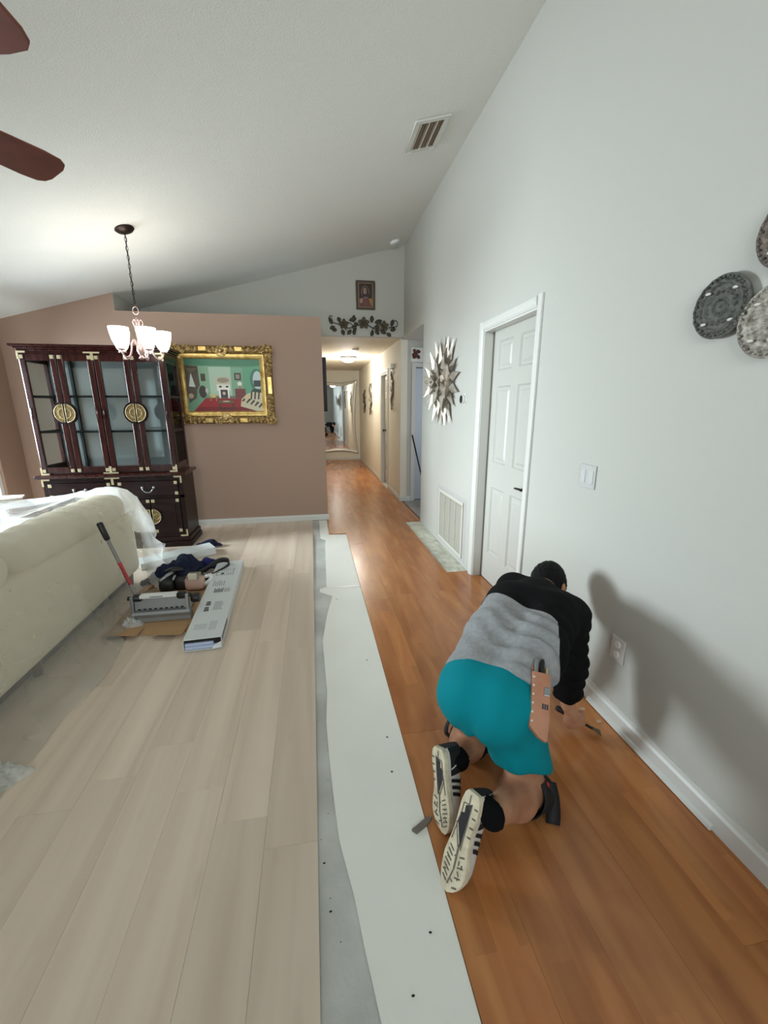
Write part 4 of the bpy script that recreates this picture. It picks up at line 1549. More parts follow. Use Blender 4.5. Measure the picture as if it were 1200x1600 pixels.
# dishes faintly seen on a shelf are left out: the shelves are empty
dw = (U1 - U0) / 4
seams = [U0 + dw * k for k in range(5)]
dz0, dz1 = zb + .02, zt2 - .03
for k in range(4):
    x0, x1 = seams[k] + .004, seams[k + 1] - .004
    d = MB()
    sw = .052
    prof = lambda a, c: [(a, UY - .001), (c, UY - .001), (c, UY - .016), ((a * .15 + c * .85), UY - .022), ((a * .85 + c * .15), UY - .022), (a, UY - .016)]
    d.prism(prof(x0, x0 + sw), 2, dz0, dz1)
    d.prism(prof(x1 - sw, x1), 2, dz0, dz1)
    d.box(x0 + sw, x1 - sw, UY - .020, UY - .001, dz0, dz0 + .055)
    d.box(x0 + sw, x1 - sw, UY - .020, UY - .001, dz1 - .055, dz1)
    do = d.build('glass_door', M_CHERRY, CB)
    MB().box(x0 + sw, x1 - sw, UY - .012, UY - .008, dz0 + .055, dz1 - .055).build('door_glass', M_GLASS, do)
    # square brass corner tabs next to the meeting stile and at the outer corners
    for zz in (dz0 + .022, dz1 - .022):
        for xx in (x0 + .026, x1 - .026):
            t = MB()
            t.box(xx - .016, xx + .016, UY - .0295, UY - .0255, zz - .016, zz + .016)
            t.lathe([(.006, 0), (.005, .003), (0, .004)], (xx, UY - .0295, zz), (0, -1, 0), 8)
            t.build('corner_tab', M_BRASS2, do)
    # half of the round lock plate
    left = k % 2 == 0
    cx = seams[k + 1] if left else seams[k]
    zc_ = 1.412
    for R, y0, y1, m, nm in ((.110, UY - .034, UY - .027, M_CHERRY2, 'plate_backing'), (.086, UY - .040, UY - .034, M_BRASS, 'half_round_plate')):
        a0, a1 = (PI / 2, 3 * PI / 2) if left else (-PI / 2, PI / 2)
        gap = -.009 if left else .009
        pts = [(cx + gap + R * math.cos(a0 + (a1 - a0) * j / 8) * .97, zc_ + R * math.sin(a0 + (a1 - a0) * j / 8)) for j in range(9)]
        po_ = MB().prism(pts, 1, y0, y1).build(nm, m, do, bevel=.0015)
    rim = MB()
    rim.tube([(p[0], UY - .041, p[1]) for p in pts + pts[:1]], .0032, 6)
    rim.tube([(cx + gap + (p[0] - cx - gap) * .55, UY - .041, zc_ + (p[1] - zc_) * .55) for p in pts + pts[:1]], .0022, 6)
    rim.build('plate_rim', M_BRASS2, do, smooth='all')
    # slim pull on the other stile
    if k in (0, 1, 2, 3):
        xx = x0 + .026 if left else x1 - .026
        MB().tube([(xx, UY - .030, 1.36), (xx, UY - .036, 1.41), (xx, UY - .030, 1.46)], .006, 6).build('hinge_knuckle', M_CHERRY, do, smooth='all')


def bracket(name_, xx, zz, sx, sz, y, L=.075, wv=.016):
    """L shaped brass angle; sx, sz point along the arms"""
    m_ = MB()
    m_.box(min(xx, xx + sx * L), max(xx, xx + sx * L), y - .004, y, min(zz, zz + sz * wv), max(zz, zz + sz * wv))
    m_.box(min(xx, xx + sx * wv), max(xx, xx + sx * wv), y - .004, y, min(zz + sz * wv, zz + sz * L), max(zz + sz * wv, zz + sz * L))
    return m_.build(name_, M_BRASS2, CB, bevel=.001)


yb_ = UY - .0005
bracket('brass_angle', U0, zt2 - .002, 1, -1, UY - .028); bracket('brass_angle', U1, zt2 - .002, -1, -1, UY - .028)
bracket('brass_angle', U0, zb + .002, 1, 1, UY - .028); bracket('brass_angle', U1, zb + .002, -1, 1, UY - .028)
for zz, sz, y in ((zt2 - .002, -1, UY - .030), (zb + .002, 1, UY - .030), (H1 - .004, -1, CYF - .014)):
    t = MB()
    t.box(um - .070, um + .070, y - .004, y, min(zz, zz + sz * .014), max(zz, zz + sz * .014))
    t.box(um - .012, um + .012, y - .004, y, min(zz + sz * .014, zz + sz * .075), max(zz + sz * .014, zz + sz * .075))
    t.build('brass_tee', M_BRASS2, CB, bevel=.001)
bracket('brass_angle', CX0 + .002, H1 - .004, 1, -1, CYF - .012); bracket('brass_angle', CX1 - .002, H1 - .004, -1, -1, CYF - .012)
bracket('brass_angle', CX0 + .002, .112, 1, 1, CYF - .012); bracket('brass_angle', CX1 - .002, .112, -1, 1, CYF - .012)
# drawers and lower doors
for x0, x1 in ((CX0 + .045, cxm - .03), (cxm + .03, CX1 - .045)):
    d = MB().box(x0 + .003, x1 - .003, CYF - .010, CYF + .05, .568, .722).build('drawer', M_CHERRY2, CB, bevel=.006)
    hx = (x0 + x1) / 2
    hb = MB()
    hb.tube(smoothpath([(hx - .058, CYF - .012, .655), (hx - .050, CYF - .034, .640), (hx - .022, CYF - .040, .612), (hx + .022, CYF - .040, .612), (hx + .050, CYF - .034, .640), (hx + .058, CYF - .012, .655)], 5), .0055, 7)
    for s in (-1, 1):
        hb.lathe([(.016, 0), (.014, .012), (.006, .018), (0, .019)], (hx + s * .055, CYF - .010, .655), (0, -1, 0), 10)
    hb.build('bail_pull', M_STEEL, d, smooth='all')
    for xx in (x0 + .022, x1 - .022):
        for zz in (.588, .702):
            t = MB().box(xx - .016, xx + .016, CYF - .0145, CYF - .0105, zz - .016, zz + .016)
            t.lathe([(.006, 0), (.005, .003), (0, .004)], (xx, CYF - .0145, zz), (0, -1, 0), 8)
            t.build('corner_tab', M_BRASS2, d)
    mid = (x0 + x1) / 2
    for left, a, c in ((1, x0 + .003, mid - .003), (0, mid + .003, x1 - .003)):
        d = MB().box(a, c, CYF - .010, CYF + .004, .158, .532).build('base_door', M_CHERRY2, CB, bevel=.004)
        fl = MB().box(a + .05, c - .05, CYF - .0145, CYF - .010, .215, .475).build('raised_field', M_CHERRY2, d, bevel=.003)
        cx = mid
        a0, a1 = (PI / 2, 3 * PI / 2) if left else (-PI / 2, PI / 2)
        gap = -.012 if left else .012
        for R, y0, y1, m, nm in ((.095, CYF - .022, CYF - .0145, M_CHERRY2, 'plate_backing'), (.080, CYF - .028, CYF - .022, M_BRASS, 'half_round_plate')):
            pts = [(cx + gap + R * math.cos(a0 + (a1 - a0) * j / 8) * .97, .345 + R * math.sin(a0 + (a1 - a0) * j / 8)) for j in range(9)]
            MB().prism(pts, 1, y0, y1).build(nm, m, d, bevel=.0015)
        r_ = MB()
        r_.tube([(p[0], CYF - .029, p[1]) for p in pts + pts[:1]], .003, 6)
        r_.tube([(cx + gap + .03 * math.cos(2 * PI * j / 12) + (-.038 if left else .038), CYF - .029, .345 + .03 * math.sin(2 * PI * j / 12)) for j in range(13)], .0025, 6)
        r_.build('plate_rim', M_BRASS2, d, smooth='all')
        xx = c - .022 if left else a + .022
        x2 = a + .022 if left else c - .022
        for q_, zz in ((xx, .510), (x2, .510), (xx, .180), (x2, .180)):
            t = MB().box(q_ - .016, q_ + .016, CYF - .0145, CYF - .0105, zz - .016, zz + .016)
            t.lathe([(.006, 0), (.005, .003), (0, .004)], (q_, CYF - .0145, zz), (0, -1, 0), 8)
            t.build('corner_tab', M_BRASS2, d)

# ================================================================ SOFA UNDER PLASTIC, TABLE BEHIND IT
SF = thing('sofa', 'cream leather sofa seen from behind under the clear plastic sheet', 'sofa', (-1.9, 2.4, 0))
sdf_obj('sofa_back', lambda P: sd_box(P, (-1.80, .95, .10), (-1.515, 3.69, .615), .05), (-1.86, .88, .04), (-1.44, 3.78, .68), .022, M_CREAM, SF)


def bolster(y0, y1):
    def f(P):
        d = sd_box(P, (-1.84, y0, .56), (-1.535, y1, .780), .105)
        t = (P[:, 1] - y0) / (y1 - y0)
        return d - .012 * np.sin(np.clip(t, 0, 1) * PI) + .004 * np.sin(P[:, 1] * 40 + P[:, 2] * 30)
    return f


for y0, y1 in ((.97, 2.30), (2.315, 3.68)):
    sdf_obj('back_bolster', bolster(y0, y1), (-1.90, y0 - .06, .5), (-1.44, y1 + .06, .86), .02, M_CREAM, SF)
sdf_obj('seat_cushion', lambda P: sd_box(P, (-2.48, .97, .12), (-1.815, 3.68, .43), .07), (-2.54, .9, .06), (-1.76, 3.75, .5), .035, M_CREAM, SF)
MB().box(-2.44, -1.60, 1.05, 3.62, .022, .118).build('sofa_shade_base', M_DARK, SF)  # dark base added to block light and darken the gap under the sofa
for x in (-1.58, -2.40):
    for y in (1.08, 2.33, 3.58):
        MB().lathe([(.022, 0), (.03, .10), (.0, .101)], (x, y, .004), (0, 0, 1), 12).build('leg', M_TABLE, SF)
TB = thing('console_table', 'narrow dark table by the window under the plastic sheet', 'table', (-2.87, 3.1, 0))
MB().box(-3.15, -2.76, 1.7, 4.08, .625, .66).build('tabletop', M_TABLE, TB, bevel=.006)
for x in (-3.10, -2.81):
    for y in (1.76, 4.02):
        MB().lathe([(.028, 0), (.036, .05), (.030, .3), (.04, .58), (.04, .625)], (x, y, 0), (0, 0, 1), 12).build('leg', M_TABLE, TB, smooth=True)

# plastic sheet: one cloth from the table, over the sofa back, down to the floor, gathered at the far end
prof0 = [(-3.17, .30), (-3.17, .64), (-3.05, .672), (-2.70, .682), (-2.40, .692), (-2.15, .708), (-1.98, .740), (-1.87, .782), (-1.76, .818), (-1.66, .822), (-1.56, .790), (-1.492, .725), (-1.472, .655), (-1.478, .612), (-1.462, .56), (-1.452, .45), (-1.442, .33), (-1.425, .21), (-1.395, .11), (-1.35, .045), (-1.28, .012)]
end0 = [(-2.95, .02), (-2.90, .06), (-2.80, .10), (-2.60, .14), (-2.40, .18), (-2.20, .22), (-2.05, .25), (-1.97, .26), (-1.90, .26), (-1.84, .25), (-1.78, .23), (-1.73, .20), (-1.69, .17), (-1.67, .15), (-1.65, .12), (-1.63, .095), (-1.61, .075), (-1.59, .055), (-1.57, .035), (-1.555, .02), (-1.54, .012)]


def interp(tab, s):
    k = s * (len(tab) - 1)
    i = min(int(k), len(tab) - 2)
    t = k - i
    return (tab[i][0] * (1 - t) + tab[i + 1][0] * t, tab[i][1] * (1 - t) + tab[i + 1][1] * t)


def sheet(u, v):
    y = 1.25 + (4.47 - 1.25) * v
    a = interp(prof0, u)
    b = interp(end0, u)
    yk = 3.74
    t = 0 if y < yk else ((y - yk) / (4.47 - yk))
    tt = t ** (1.15)
    x = a[0] * (1 - tt) + b[0] * tt
    z_ = a[1] * (1 - tt) + b[1] * tt
    if u < .45:                               # the table side stays up a little further
        hold = max(0, min(1, (4.12 - y) / .12))
        z_ = max(z_, a[1] * hold * max(0, min(1, (.42 - u) / .12)) if y < 4.12 else 0)
    low = max(0.0, min(1, (u - .62) / .38))
    nz = mnoise.noise((u * 3.5, y * 2.6, 3.1)) * .7 + mnoise.noise((u * 9, y * 6.5, 8.2)) * .35
    x += low * (.022 * (nz + .45) + .018 * (1 + math.sin(y * 5.1 + 2 * u)) * low)
    cz_ = (1 - abs(math.sin(y * 2.3 + u * 3.1 + .6 * mnoise.noise((y * 1.3, u * 2, .4))))) ** 9
    cz_ += (1 - abs(math.sin(y * 3.1 - u * 7.5 + 1.1))) ** 12
    x += .014 * cz_ * min(1, low * 2.5)
    x += low * low * (.035 * math.exp(-((y - 2.2) / .25) ** 2) + .03 * math.exp(-((y - 1.75) / .2) ** 2) - .05 * max(0, min(1, (y - 2.6) / .3)))
    if .28 < u < .62:
        z_ += .006 * mnoise.noise((u * 40, y * 14, 1.7)) + .004 * mnoise.noise((u * 70, y * 30, 4.7)) + .004
    if u <= .3:
        z_ += .010 * mnoise.noise((u * 10, y * 5, 6.6)) + .006
    if t > 0:
        fold = math.sin(u * 30 + y * 2) * .022 * min(1, t * 2) * max(0, min(1, (u - .3) * 6))
        x += fold
        z_ += fold * .5
        y += .05 * math.sin(u * 23) * t
    return (x, y, max(z_, .006))


mb = MB().grid(sheet, 150, 130)
for i in range(149):
    for j in range(129):
        y_ = 1.25 + 3.22 * (j + .5) / 129
        mb.mi[i * 129 + j] = 1 if i > 44 and y_ > 3.70 - .30 * max(0, (i / 149 - .62) / .38) else 2 if i < 40 else 0
o = mb.build('plastic_sheet', [M_FILM, M_FILMG, M_FILMF], smooth='all')
tag(o, 'clear plastic dust sheet draped over the sofa down to the floor', 'plastic sheet')


def crumple(cx, cy, rx, ry, h, seed):
    def fn(u, v):
        a = 2 * PI * u
        r = v
        k = 1 + .22 * mnoise.noise((math.cos(a) * 1.6, math.sin(a) * 1.6, seed))
        z_ = h * (1 - r ** 2.2) * (.55 + .75 * abs(mnoise.noise((math.cos(a) * r * 3.2, math.sin(a) * r * 3.2, seed + 5))) + .5 * abs(mnoise.noise((math.cos(a) * r * 8, math.sin(a) * r * 8, seed + 9))))
        return (cx + rx * r * k * math.cos(a), cy + ry * r * k * math.sin(a), .004 + z_)
    return MB().grid(fn, 64, 22, True)


M_FILM2 = plastic_film('crumpled_polythene', (240, 242, 240), .55, .95, 14)
tag(crumple(-1.36, 1.60, .15, .085, .075, 2.2).build('plastic_scrap', M_FILM2, smooth='all'), 'crumpled scrap of clear plastic on the floor at the left picture edge', 'plastic scrap')
tag(crumple(-1.285, 2.84, .085, .075, .055, 7.7).build('plastic_scrap', M_FILM2, smooth='all'), 'small crumpled plastic tucked under the left side of the flooring cutter', 'plastic scrap')

# things lying on the covered table
tag(MB().prism([(-3.10, 4.06), (-2.55, 4.10), (-2.50, 3.98), (-2.66, 3.86), (-3.10, 3.72)], 2, .700, .715).build('white_board', mat('white_board', (220, 214, 206), .5), bevel=.003), 'flat white board lying on the covered table by the window', 'board')
tag(MB().grid(lambda u, v: (-2.60 + .17 * math.cos(2 * PI * u) * math.sin(PI * v), 3.55 + .13 * math.sin(2 * PI * u) * math.sin(PI * v) * (1 + .2 * math.sin(6 * PI * u)), .752 - .052 * math.cos(PI * v)), 20, 9, True).build('dark_green_bundle', M_GREEN, smooth='all'), 'dark green cloth bundle on the covered table at the left edge', 'bundle')

# ================================================================ FLOOR CLUTTER
cd = MB()
cd.prism([(-1.40, 2.74), (-1.18, 2.715), (-1.175, 2.68), (-1.10, 2.67), (-1.095, 2.705), (-.90, 2.68), (-.87, 2.66), (-.885, 3.60), (-1.42, 3.64)], 2, .003, .010)
o = cd.build('cardboard_sheet', M_CARD)
tag(o, 'flattened brown cardboard on the vinyl floor under the cutter and tools', 'cardboard')
fl = MB()
fl.add([(-1.40, 2.80, .012), (-1.185, 2.78, .012), (-1.185, 2.635, .030), (-1.40, 2.66, .034)], [(0, 1, 2, 3)])
fl.add([(-1.09, 2.77, .012), (-.895, 2.75, .012), (-.895, 2.598, .032), (-1.09, 2.622, .034)], [(0, 1, 2, 3)])
fl.build('torn_flap', M_CARD, o, solid=.003)

# flooring carton, open at the near end
BX = thing('flooring_carton', 'long white printed flooring carton on the vinyl floor right of the cardboard', 'carton', (-.77, 3.1, 0))
ang = math.atan2(-.924 + .838, 3.805 - 2.447)
XB = Matrix.Translation((-.728, 2.43, 0)) @ Matrix.Rotation(math.radians(3.1), 4, 'Z')
W2, LB, HB = .112, 1.39, .072
s = MB(XB)
tk = .003
s.box(-W2, W2, 0, LB, .004, .004 + tk)
s.box(-W2, W2, .02, LB, HB - tk, HB)
s.box(-W2, -W2 + tk, 0.01, LB, .004 + tk, HB - tk)
s.box(W2 - tk, W2, 0.01, LB, .004 + tk, HB - tk)
s.box(-W2 + tk, W2 - tk, LB - tk, LB, .004 + tk, HB - tk)
s.build('carton_body', M_CARTON, BX)
for k in range(2):
    MB(XB).box(-W2 + .008, W2 - .03 - .02 * k, .012 + .006 * k, LB - .02, .010 + .019 * k, .027 + .019 * k).build('packed_plank', M_LILAC, BX)
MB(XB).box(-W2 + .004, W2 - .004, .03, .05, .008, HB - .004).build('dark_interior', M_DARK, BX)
fl = MB(XB)
fl.add([(W2 - .045, .004, .030), (W2 - .002, .004, .050), (W2 - .002, .0, .012), (W2 - .06, -.004, .008)], [(0, 1, 2, 3)])
fl.build('torn_flap', M_CARTON, BX, solid=.002)
zz = MB(XB)
for k in range(5):
    y = .03 + .05 * k
    zz.prism([(y, HB - .003), (y + .045, HB - .003), (y + .010, .02)], 0, W2 - .0005, W2 + .0008)
zz.build('torn_side_print', M_PRINTD, BX)


def plines(mb, x0, x1, y0, y1, n, along=0, duty=.5, z=.0006):
    """small printed strokes on the carton lid"""
    for k in range(n):
        a = (k + .5) / n
        if along == 0:
            y = y0 + (y1 - y0) * a
            h_ = (y1 - y0) / n * duty / 2
            mb.box(x0, x1 - (x1 - x0) * .25 * ((k * 7) % 3) / 3, y - h_, y + h_, HB, HB + z)
        else:
            x = x0 + (x1 - x0) * a
            h_ = (x1 - x0) / n * duty / 2
            mb.box(x - h_, x + h_, y0, y1 - (y1 - y0) * .4 * ((k * 5) % 3) / 3, HB, HB + z)


pr = MB(XB)
plines(pr, -.005, .060, .40, .54, 6, 0, .34)
plines(pr, -.075, .020, .83, .94, 6, 1, .30)
plines(pr, .030, .075, .70, .78, 5, 1, .35)
plines(pr, -.08, -.075, 1.05, 1.20, 1, 0, 1)
plines(pr, .055, .060, 1.05, 1.20, 1, 0, 1)
plines(pr, -.08, .060, 1.195, 1.20, 1, 0, 1)
plines(pr, -.08, .060, 1.05, 1.055, 1, 0, 1)
plines(pr, -.08, .060, 1.12, 1.124, 1, 0, 1)
plines(pr, -.05, .050, 1.15, 1.18, 6, 1, .4)
plines(pr, .0, .045, 1.07, 1.10, 4, 1, .4)
pr.build('lid_print', M_PRINT, BX)
pr = MB(XB)
plines(pr, -.062, -.028, .39, .46, 3, 0, .75)
plines(pr, -.062, -.028, .48, .55, 3, 0, .75)
plines(pr, -.045, .025, .70, .78, 7, 1, .6)
pr.add([tuple(p) for p in [(-.045, 1.065, HB + .0012), (-.012, 1.075, HB + .0012), (-.020, 1.105, HB + .0012), (-.040, 1.10, HB + .0012)]], [(0, 1, 2, 3)])
pr.build('dark_lid_print', M_PRINTD, BX)
pr = MB(XB)
plines(pr, -.08, .0, .14, .21, 1, 0, 1)
plines(pr, .012, .06, .12, .24, 1, 0, 1)
pr.build('pale_lid_print', mat('pale_carton_print', (196, 201, 202), .5), BX)

# second white carton behind the jacket
o = MB(Matrix.Translation((-1.30, 4.195, .004)) @ Matrix.Rotation(math.radians(30), 4, 'Z'))
o.prism([(-.42, 0), (.26, 0), (.26, .075), (-.42, .06)], 1, -.10, .10)
W = o.build('white_carton', M_CARTON, bevel=.004)
tag(W, 'plain white carton on the floor behind the navy jacket', 'carton')

# flooring cutter
CT = thing('flooring_cutter', 'grey metal flooring cutter with long rod handle standing on the cardboard', 'cutter', (-1.1, 2.95, .01))
x0, x1, y0 = -1.285, -.925, 2.88
c = MB()
c.box(x0 - .01, x1 + .02, y0 - .035, y0 + .03, .012, .062)
c.prism([(y0 - .032, .062), (y0 + .028, .062), (y0 + .015, .082), (y0 - .020, .082)], 0, x0 - .005, x1 + .015)
c.build('base_beam', M_ALU, CT, bevel=.004)
MB().box(x0, x1 + .03, y0 - .045, y0 - .036, .050, .066).build('fence_strip', M_STEEL, CT, bevel=.001)
MB().box(x0 + .02, x1 - .02, y0 + .035, y0 + .22, .012, .03).build('support_table', M_ALU, CT, bevel=.003)
for k, xx in enumerate((x0, x1)):
    MB().prism([(y0 - .030, .03), (y0 + .010, .03), (y0 + .020, .19), (y0 - .004, .19)], 0, xx - .010, xx + .010).build('side_post', M_STEEL, CT, bevel=.003)
    s_ = 1 if k == 0 else -1
    kb = MB()
    kb.lathe([(.020, 0), (.026, .006), (.026, .045), (.018, .055), (0, .056)], (xx + s_ * .010, y0 + .012, .178), (s_, 0, 0), 14)
    kb.lathe([(.015, 0), (.015, .016), (0, .018)], (xx - s_ * .010, y0 + .012, .178), (-s_, 0, 0), 12)
    kb.build('clamp_knob', M_BLACKP, CT, smooth=True)
MB().prism([(y0 + .005, .085), (y0 + .022, .085), (y0 + .030, .165), (y0 + .015, .165)], 0, x0 + .012, x1 - .012).build('cutting_blade', M_ALU, CT)
tk_ = MB()
for k in range(9):
    xx = x0 + .03 + k * .035
    tk_.box(xx, xx + .020, y0 + .001, y0 + .006, .088, .096)
tk_.build('scale_marks', M_BLACKP, CT)
MB().box(x0 + .055, x1 - .065, y0 - .012, y0 + .036, .178, .200).build('top_bar', M_WHITEP, CT, bevel=.003)
tx = MB()
for k in range(7):
    tx.box(x0 + .125 + .012 * k, x0 + .133 + .012 * k, y0 - .0132, y0 - .0118, .185, .192)
tx.build('top_bar_print', M_PRINTD, CT)
MB().lathe([(.030, 0), (.034, .008), (.034, .05), (.028, .058), (0, .06)], (x1 + .012, y0 + .06, .13), (1, 0, 0), 16).build('adjusting_knob', M_BLACKP, CT, smooth=True)
A, Bh = Vector((-1.262, y0 + .03, .18)), Vector((-1.437, y0 + .075, .715))
MB().tube([A, A.lerp(Bh, .80)], .0115, 10).build('handle_rod', M_ROD, CT, smooth=True)
MB().tube([A.lerp(Bh, .77), A.lerp(Bh, .785), A.lerp(Bh, .985), Bh], [.012, .019, .020, .015], 12).build('rod_grip', M_BLACKP, CT, smooth=True)
MB().tube([A.lerp(Bh, .17), A.lerp(Bh, .47)], .0122, 10, cap=False).build('red_rod_sticker', M_RED, CT, smooth=True)
mk = MB()
dv = (Bh - A).normalized()
side = Vector((0, -1, 0)) - dv * Vector((0, -1, 0)).dot(dv)
side.normalize()
wd = dv.cross(side)
for k in range(8):
    p = A.lerp(Bh, .19 + .033 * k) + side * .0126
    a_ = dv * .0075
    mk.add([p - a_ - wd * (.007 if k % 2 else .002), p - a_ + wd * (.002 if k % 2 else .007), p + a_ * .4 + wd * (.004 if k % 3 else .008), p + a_ * .4 - wd * .006], [(0, 1, 2, 3)])
mk.build('sticker_marks', M_PRINTD, CT)

# navy jacket: rumpled cloth heap
def heap(pts, m, name, parent=None, seed=0, amp=.012, vox=.010):
    def f(P):
        d = sunion([sd_cap(P, a, b, ra, rb) for a, b, ra, rb in pts], .05)
        w_ = np.sin(P[:, 0] * 60 + seed + 3 * np.sin(P[:, 1] * 17)) * np.sin(P[:, 1] * 45 + 2 * np.sin(P[:, 0] * 23 + seed))
        d = d + amp * w_
        return np.maximum(d, .012 - P[:, 2])
    A_ = np.array([p[0] for p in pts] + [p[1] for p in pts])
    R_ = max(max(p[2], p[3]) for p in pts) + .03
    return sdf_obj(name, f, A_.min(0) - R_, A_.max(0) + R_, vox, m, parent, 1)


JK = thing('navy_jacket', 'crumpled navy blue jacket lying on the cardboard behind the cutter', 'jacket', (-1.2, 3.7, .01))
heap([((-1.45, 3.52, .03), (-1.33, 3.66, .06), .025, .05), ((-1.33, 3.66, .06), (-1.16, 3.74, .09), .06, .075), ((-1.20, 3.80, .10), (-1.05, 3.70, .06), .07, .06), ((-1.30, 3.72, .05), (-1.10, 3.60, .05), .05, .05)], M_NAVY, 'jacket_cloth', JK, 1.0)
heap([((-1.01, 3.82, .07), (-.94, 3.80, .05), .05, .04)], M_NAVY2, 'blue_lining', JK, 2.2, .006)
o = heap([((-1.25, 4.46, .03), (-1.13, 4.50, .045), .030, .04), ((-1.13, 4.50, .04), (-1.03, 4.48, .02), .03, .02)], M_NAVY, 'navy_cloth', None, 4.0, .006)
tag(o, 'small navy cloth bundle lying beyond the white carton by the cabinet', 'cloth')

# tool belt with pouches
TBt = thing('tool_belt', 'black tool belt with looped strap lying beside the pink pouch', 'tool belt', (-1.0, 3.5, .01))
st_ = smoothpath([(-1.30, 3.42, .05), (-1.20, 3.47, .07), (-1.08, 3.46, .06), (-.97, 3.47, .05), (-.88, 3.55, .06), (-.80, 3.68, .075), (-.815, 3.76, .10), (-.89, 3.74, .11), (-.96, 3.64, .09), (-1.02, 3.58, .07)], 6)


def ribbon(pts, w_, t_=.004):
    mb = MB()
    vs = []
    for i, p in enumerate(pts):
        vs += [p + Vector((0, 0, w_ / 2)), p - Vector((0, 0, w_ / 2))]
    mb.add(vs, [(2 * i, 2 * i + 1, 2 * i + 3, 2 * i + 2) for i in range(len(pts) - 1)])
    return mb


ribbon(st_, .045).build('strap', M_BLACKP, TBt, smooth='all', solid=.005)
for c, r in (((-1.22, 3.38, .055), (.06, .05, .05)), ((-1.11, 3.40, .06), (.055, .045, .055))):
    def pouchf(u, v, c=c, r=r):
        a, b = 2 * PI * u, PI * (v - .5)
        k = lambda t: math.copysign(abs(t) ** .55, t)
        return (c[0] + r[0] * k(math.cos(a)) * k(math.cos(b)), c[1] + r[1] * k(math.sin(a)) * k(math.cos(b)), c[2] + r[2] * k(math.sin(b)))
    MB().grid(pouchf, 20, 11, True).build('black_pouch', M_BLACKP, TBt, smooth='all')
b = MB()
b.tube([(-1.27, 3.36, .10), (-1.18, 3.47, .145)], .016, 8)
b.tube([(-1.17, 3.36, .10), (-1.16, 3.40, .13)], .011, 8)
b.build('steel_tool', M_STEEL, TBt, smooth='all')
MB().tube([(-1.26, 3.48, .13), (-1.19, 3.47, .15), (-1.12, 3.49, .14)], [.018, .030, .020], 10).build('black_tool_head', M_BLACKP, TBt, smooth='all')
MB().tube([(-1.42, 3.24, .04), (-1.34, 3.40, .05)], .016, 8).build('wooden_handle', mat('wooden_handle', (170, 128, 96), .6), TBt, smooth='all')
MB().lathe([(.016, 0), (.016, .008), (0, .009)], (-.965, 3.52, .075), (0, -1, .3), 12).build('rivet', M_STEEL, TBt, smooth=True)

PK = thing('pink_pouch', 'dusty pink leather pouch with buckle flap on the cardboard behind the cutter', 'pouch', (-1.0, 3.36, .01))


def pk(u, v):
    a, b = 2 * PI * u, PI * (v - .5)
    k = lambda t, e=.45: math.copysign(abs(t) ** e, t)
    return (-1.0 + .075 * k(math.cos(a)) * k(math.cos(b)), 3.36 + .042 * k(math.sin(a)) * k(math.cos(b)), .070 + .056 * k(math.sin(b)))


MB().grid(pk, 28, 15, True).build('pouch_body', M_PINK, PK, smooth='all')
MB().box(-1.05, -.955, 3.31, 3.40, .120, .150).build('buckle_frame', mat('old_clip_metal', (160, 152, 132), .5, .5), PK, bevel=.006)
MB().box(-1.035, -.97, 3.302, 3.322, .118, .168).build('cream_tab', mat('cream_tab', (214, 206, 188), .6), PK, bevel=.004)
MB().tube(smoothpath([(-.925, 3.36, .05), (-.88, 3.37, .09), (-.885, 3.40, .11), (-.93, 3.40, .10)], 5), .016, 8).build('white_clip', M_WHITEP, PK, smooth='all')

# underlay sheets
def sheet_poly(pts, z0, z1):
    return MB().prism(pts, 2, z0, z1)


near = [(.343, YF + .5), (.343, 3.21), (.006, 3.225), (.002, 3.16), (.10, 3.07), (.045, 2.75), (.006, 2.42), (.012, 2.10), (.016, 1.92), (.004, 1.70), (.009, 1.50), (.018, 1.30), (.029, 1.13), (.064, .946), (.080, .817), (.103, .663), (.13, .3), (.10, -.3), (.12, YF + .5)]
o = sheet_poly(near[::-1], -.009, -.0045).build('underlay_sheet', M_FOAM)
tag(o, 'long white foam underlay sheet with wavy left edge beside the laminate boards', 'underlay')
far = [(.141, 4.73), (.343, 4.705), (.343, 3.235), (.06, 3.25), (.075, 3.9), (.085, 4.37), (.10, 4.55), (.04, 4.62), (.035, YB - .016), (.140, YB - .016)]
o = sheet_poly(far, -.010, -.0055).build('underlay_sheet', M_FOAM)
tag(o, 'short white foam underlay piece at the end of the brown wall', 'underlay')
MB().box(.03, .34, 3.215, 3.24, -.0045, -.0025).build('seam_tape', mat('clear_tape', (222, 222, 216), .3), o)
# splinter at the worker's shoe and small crumbs
o = MB().prism([(.285, 1.115), (.30, 1.100), (.352, 1.128), (.372, 1.150), (.345, 1.148), (.31, 1.128)], 2, -.004, .006).build('wood_splinter', mat('grey_splinter', (112, 106, 96), .8), bevel=.001)
tag(o, 'small grey wood splinter on the underlay edge beside the worker shoe', 'debris')
cr = MB()
rr = random.Random(5)
for x, y in ((.235, 4.6), (.26, 2.16), (.275, 1.555), (.262, 1.37), (.19, .70), (.13, 3.0), (-.025, 1.06), (-.01, .92), (.27, .82)):
    cr.ball((x, y, -.003), (.005, .003, .002), 6)
for k in range(8):
    cr.ball((rr.uniform(-.035, .02), rr.uniform(.75, 1.6), -.011), (.002, .0016, .001), 5)
o = cr.build('floor_crumbs', M_DARK)
tag(o, 'dark crumbs scattered on the underlay and bare concrete', 'crumbs', None, 'stuff')
# chips beside the baseboard
for x, y in ((1.262, 1.56), (1.285, 1.47)):
    o = MB().prism([(x - .012, y - .008), (x + .010, y - .01), (x + .014, y + .006), (x - .006, y + .010)], 2, .0005, .004).build('wood_chip', mat('pale_wood_chip', (196, 160, 124), .8))
    tag(o, 'small pale chip on the laminate by the baseboard, %s' % ('farther of two' if y > 1.5 else 'nearer of two'), 'debris', 'chips by the baseboard')

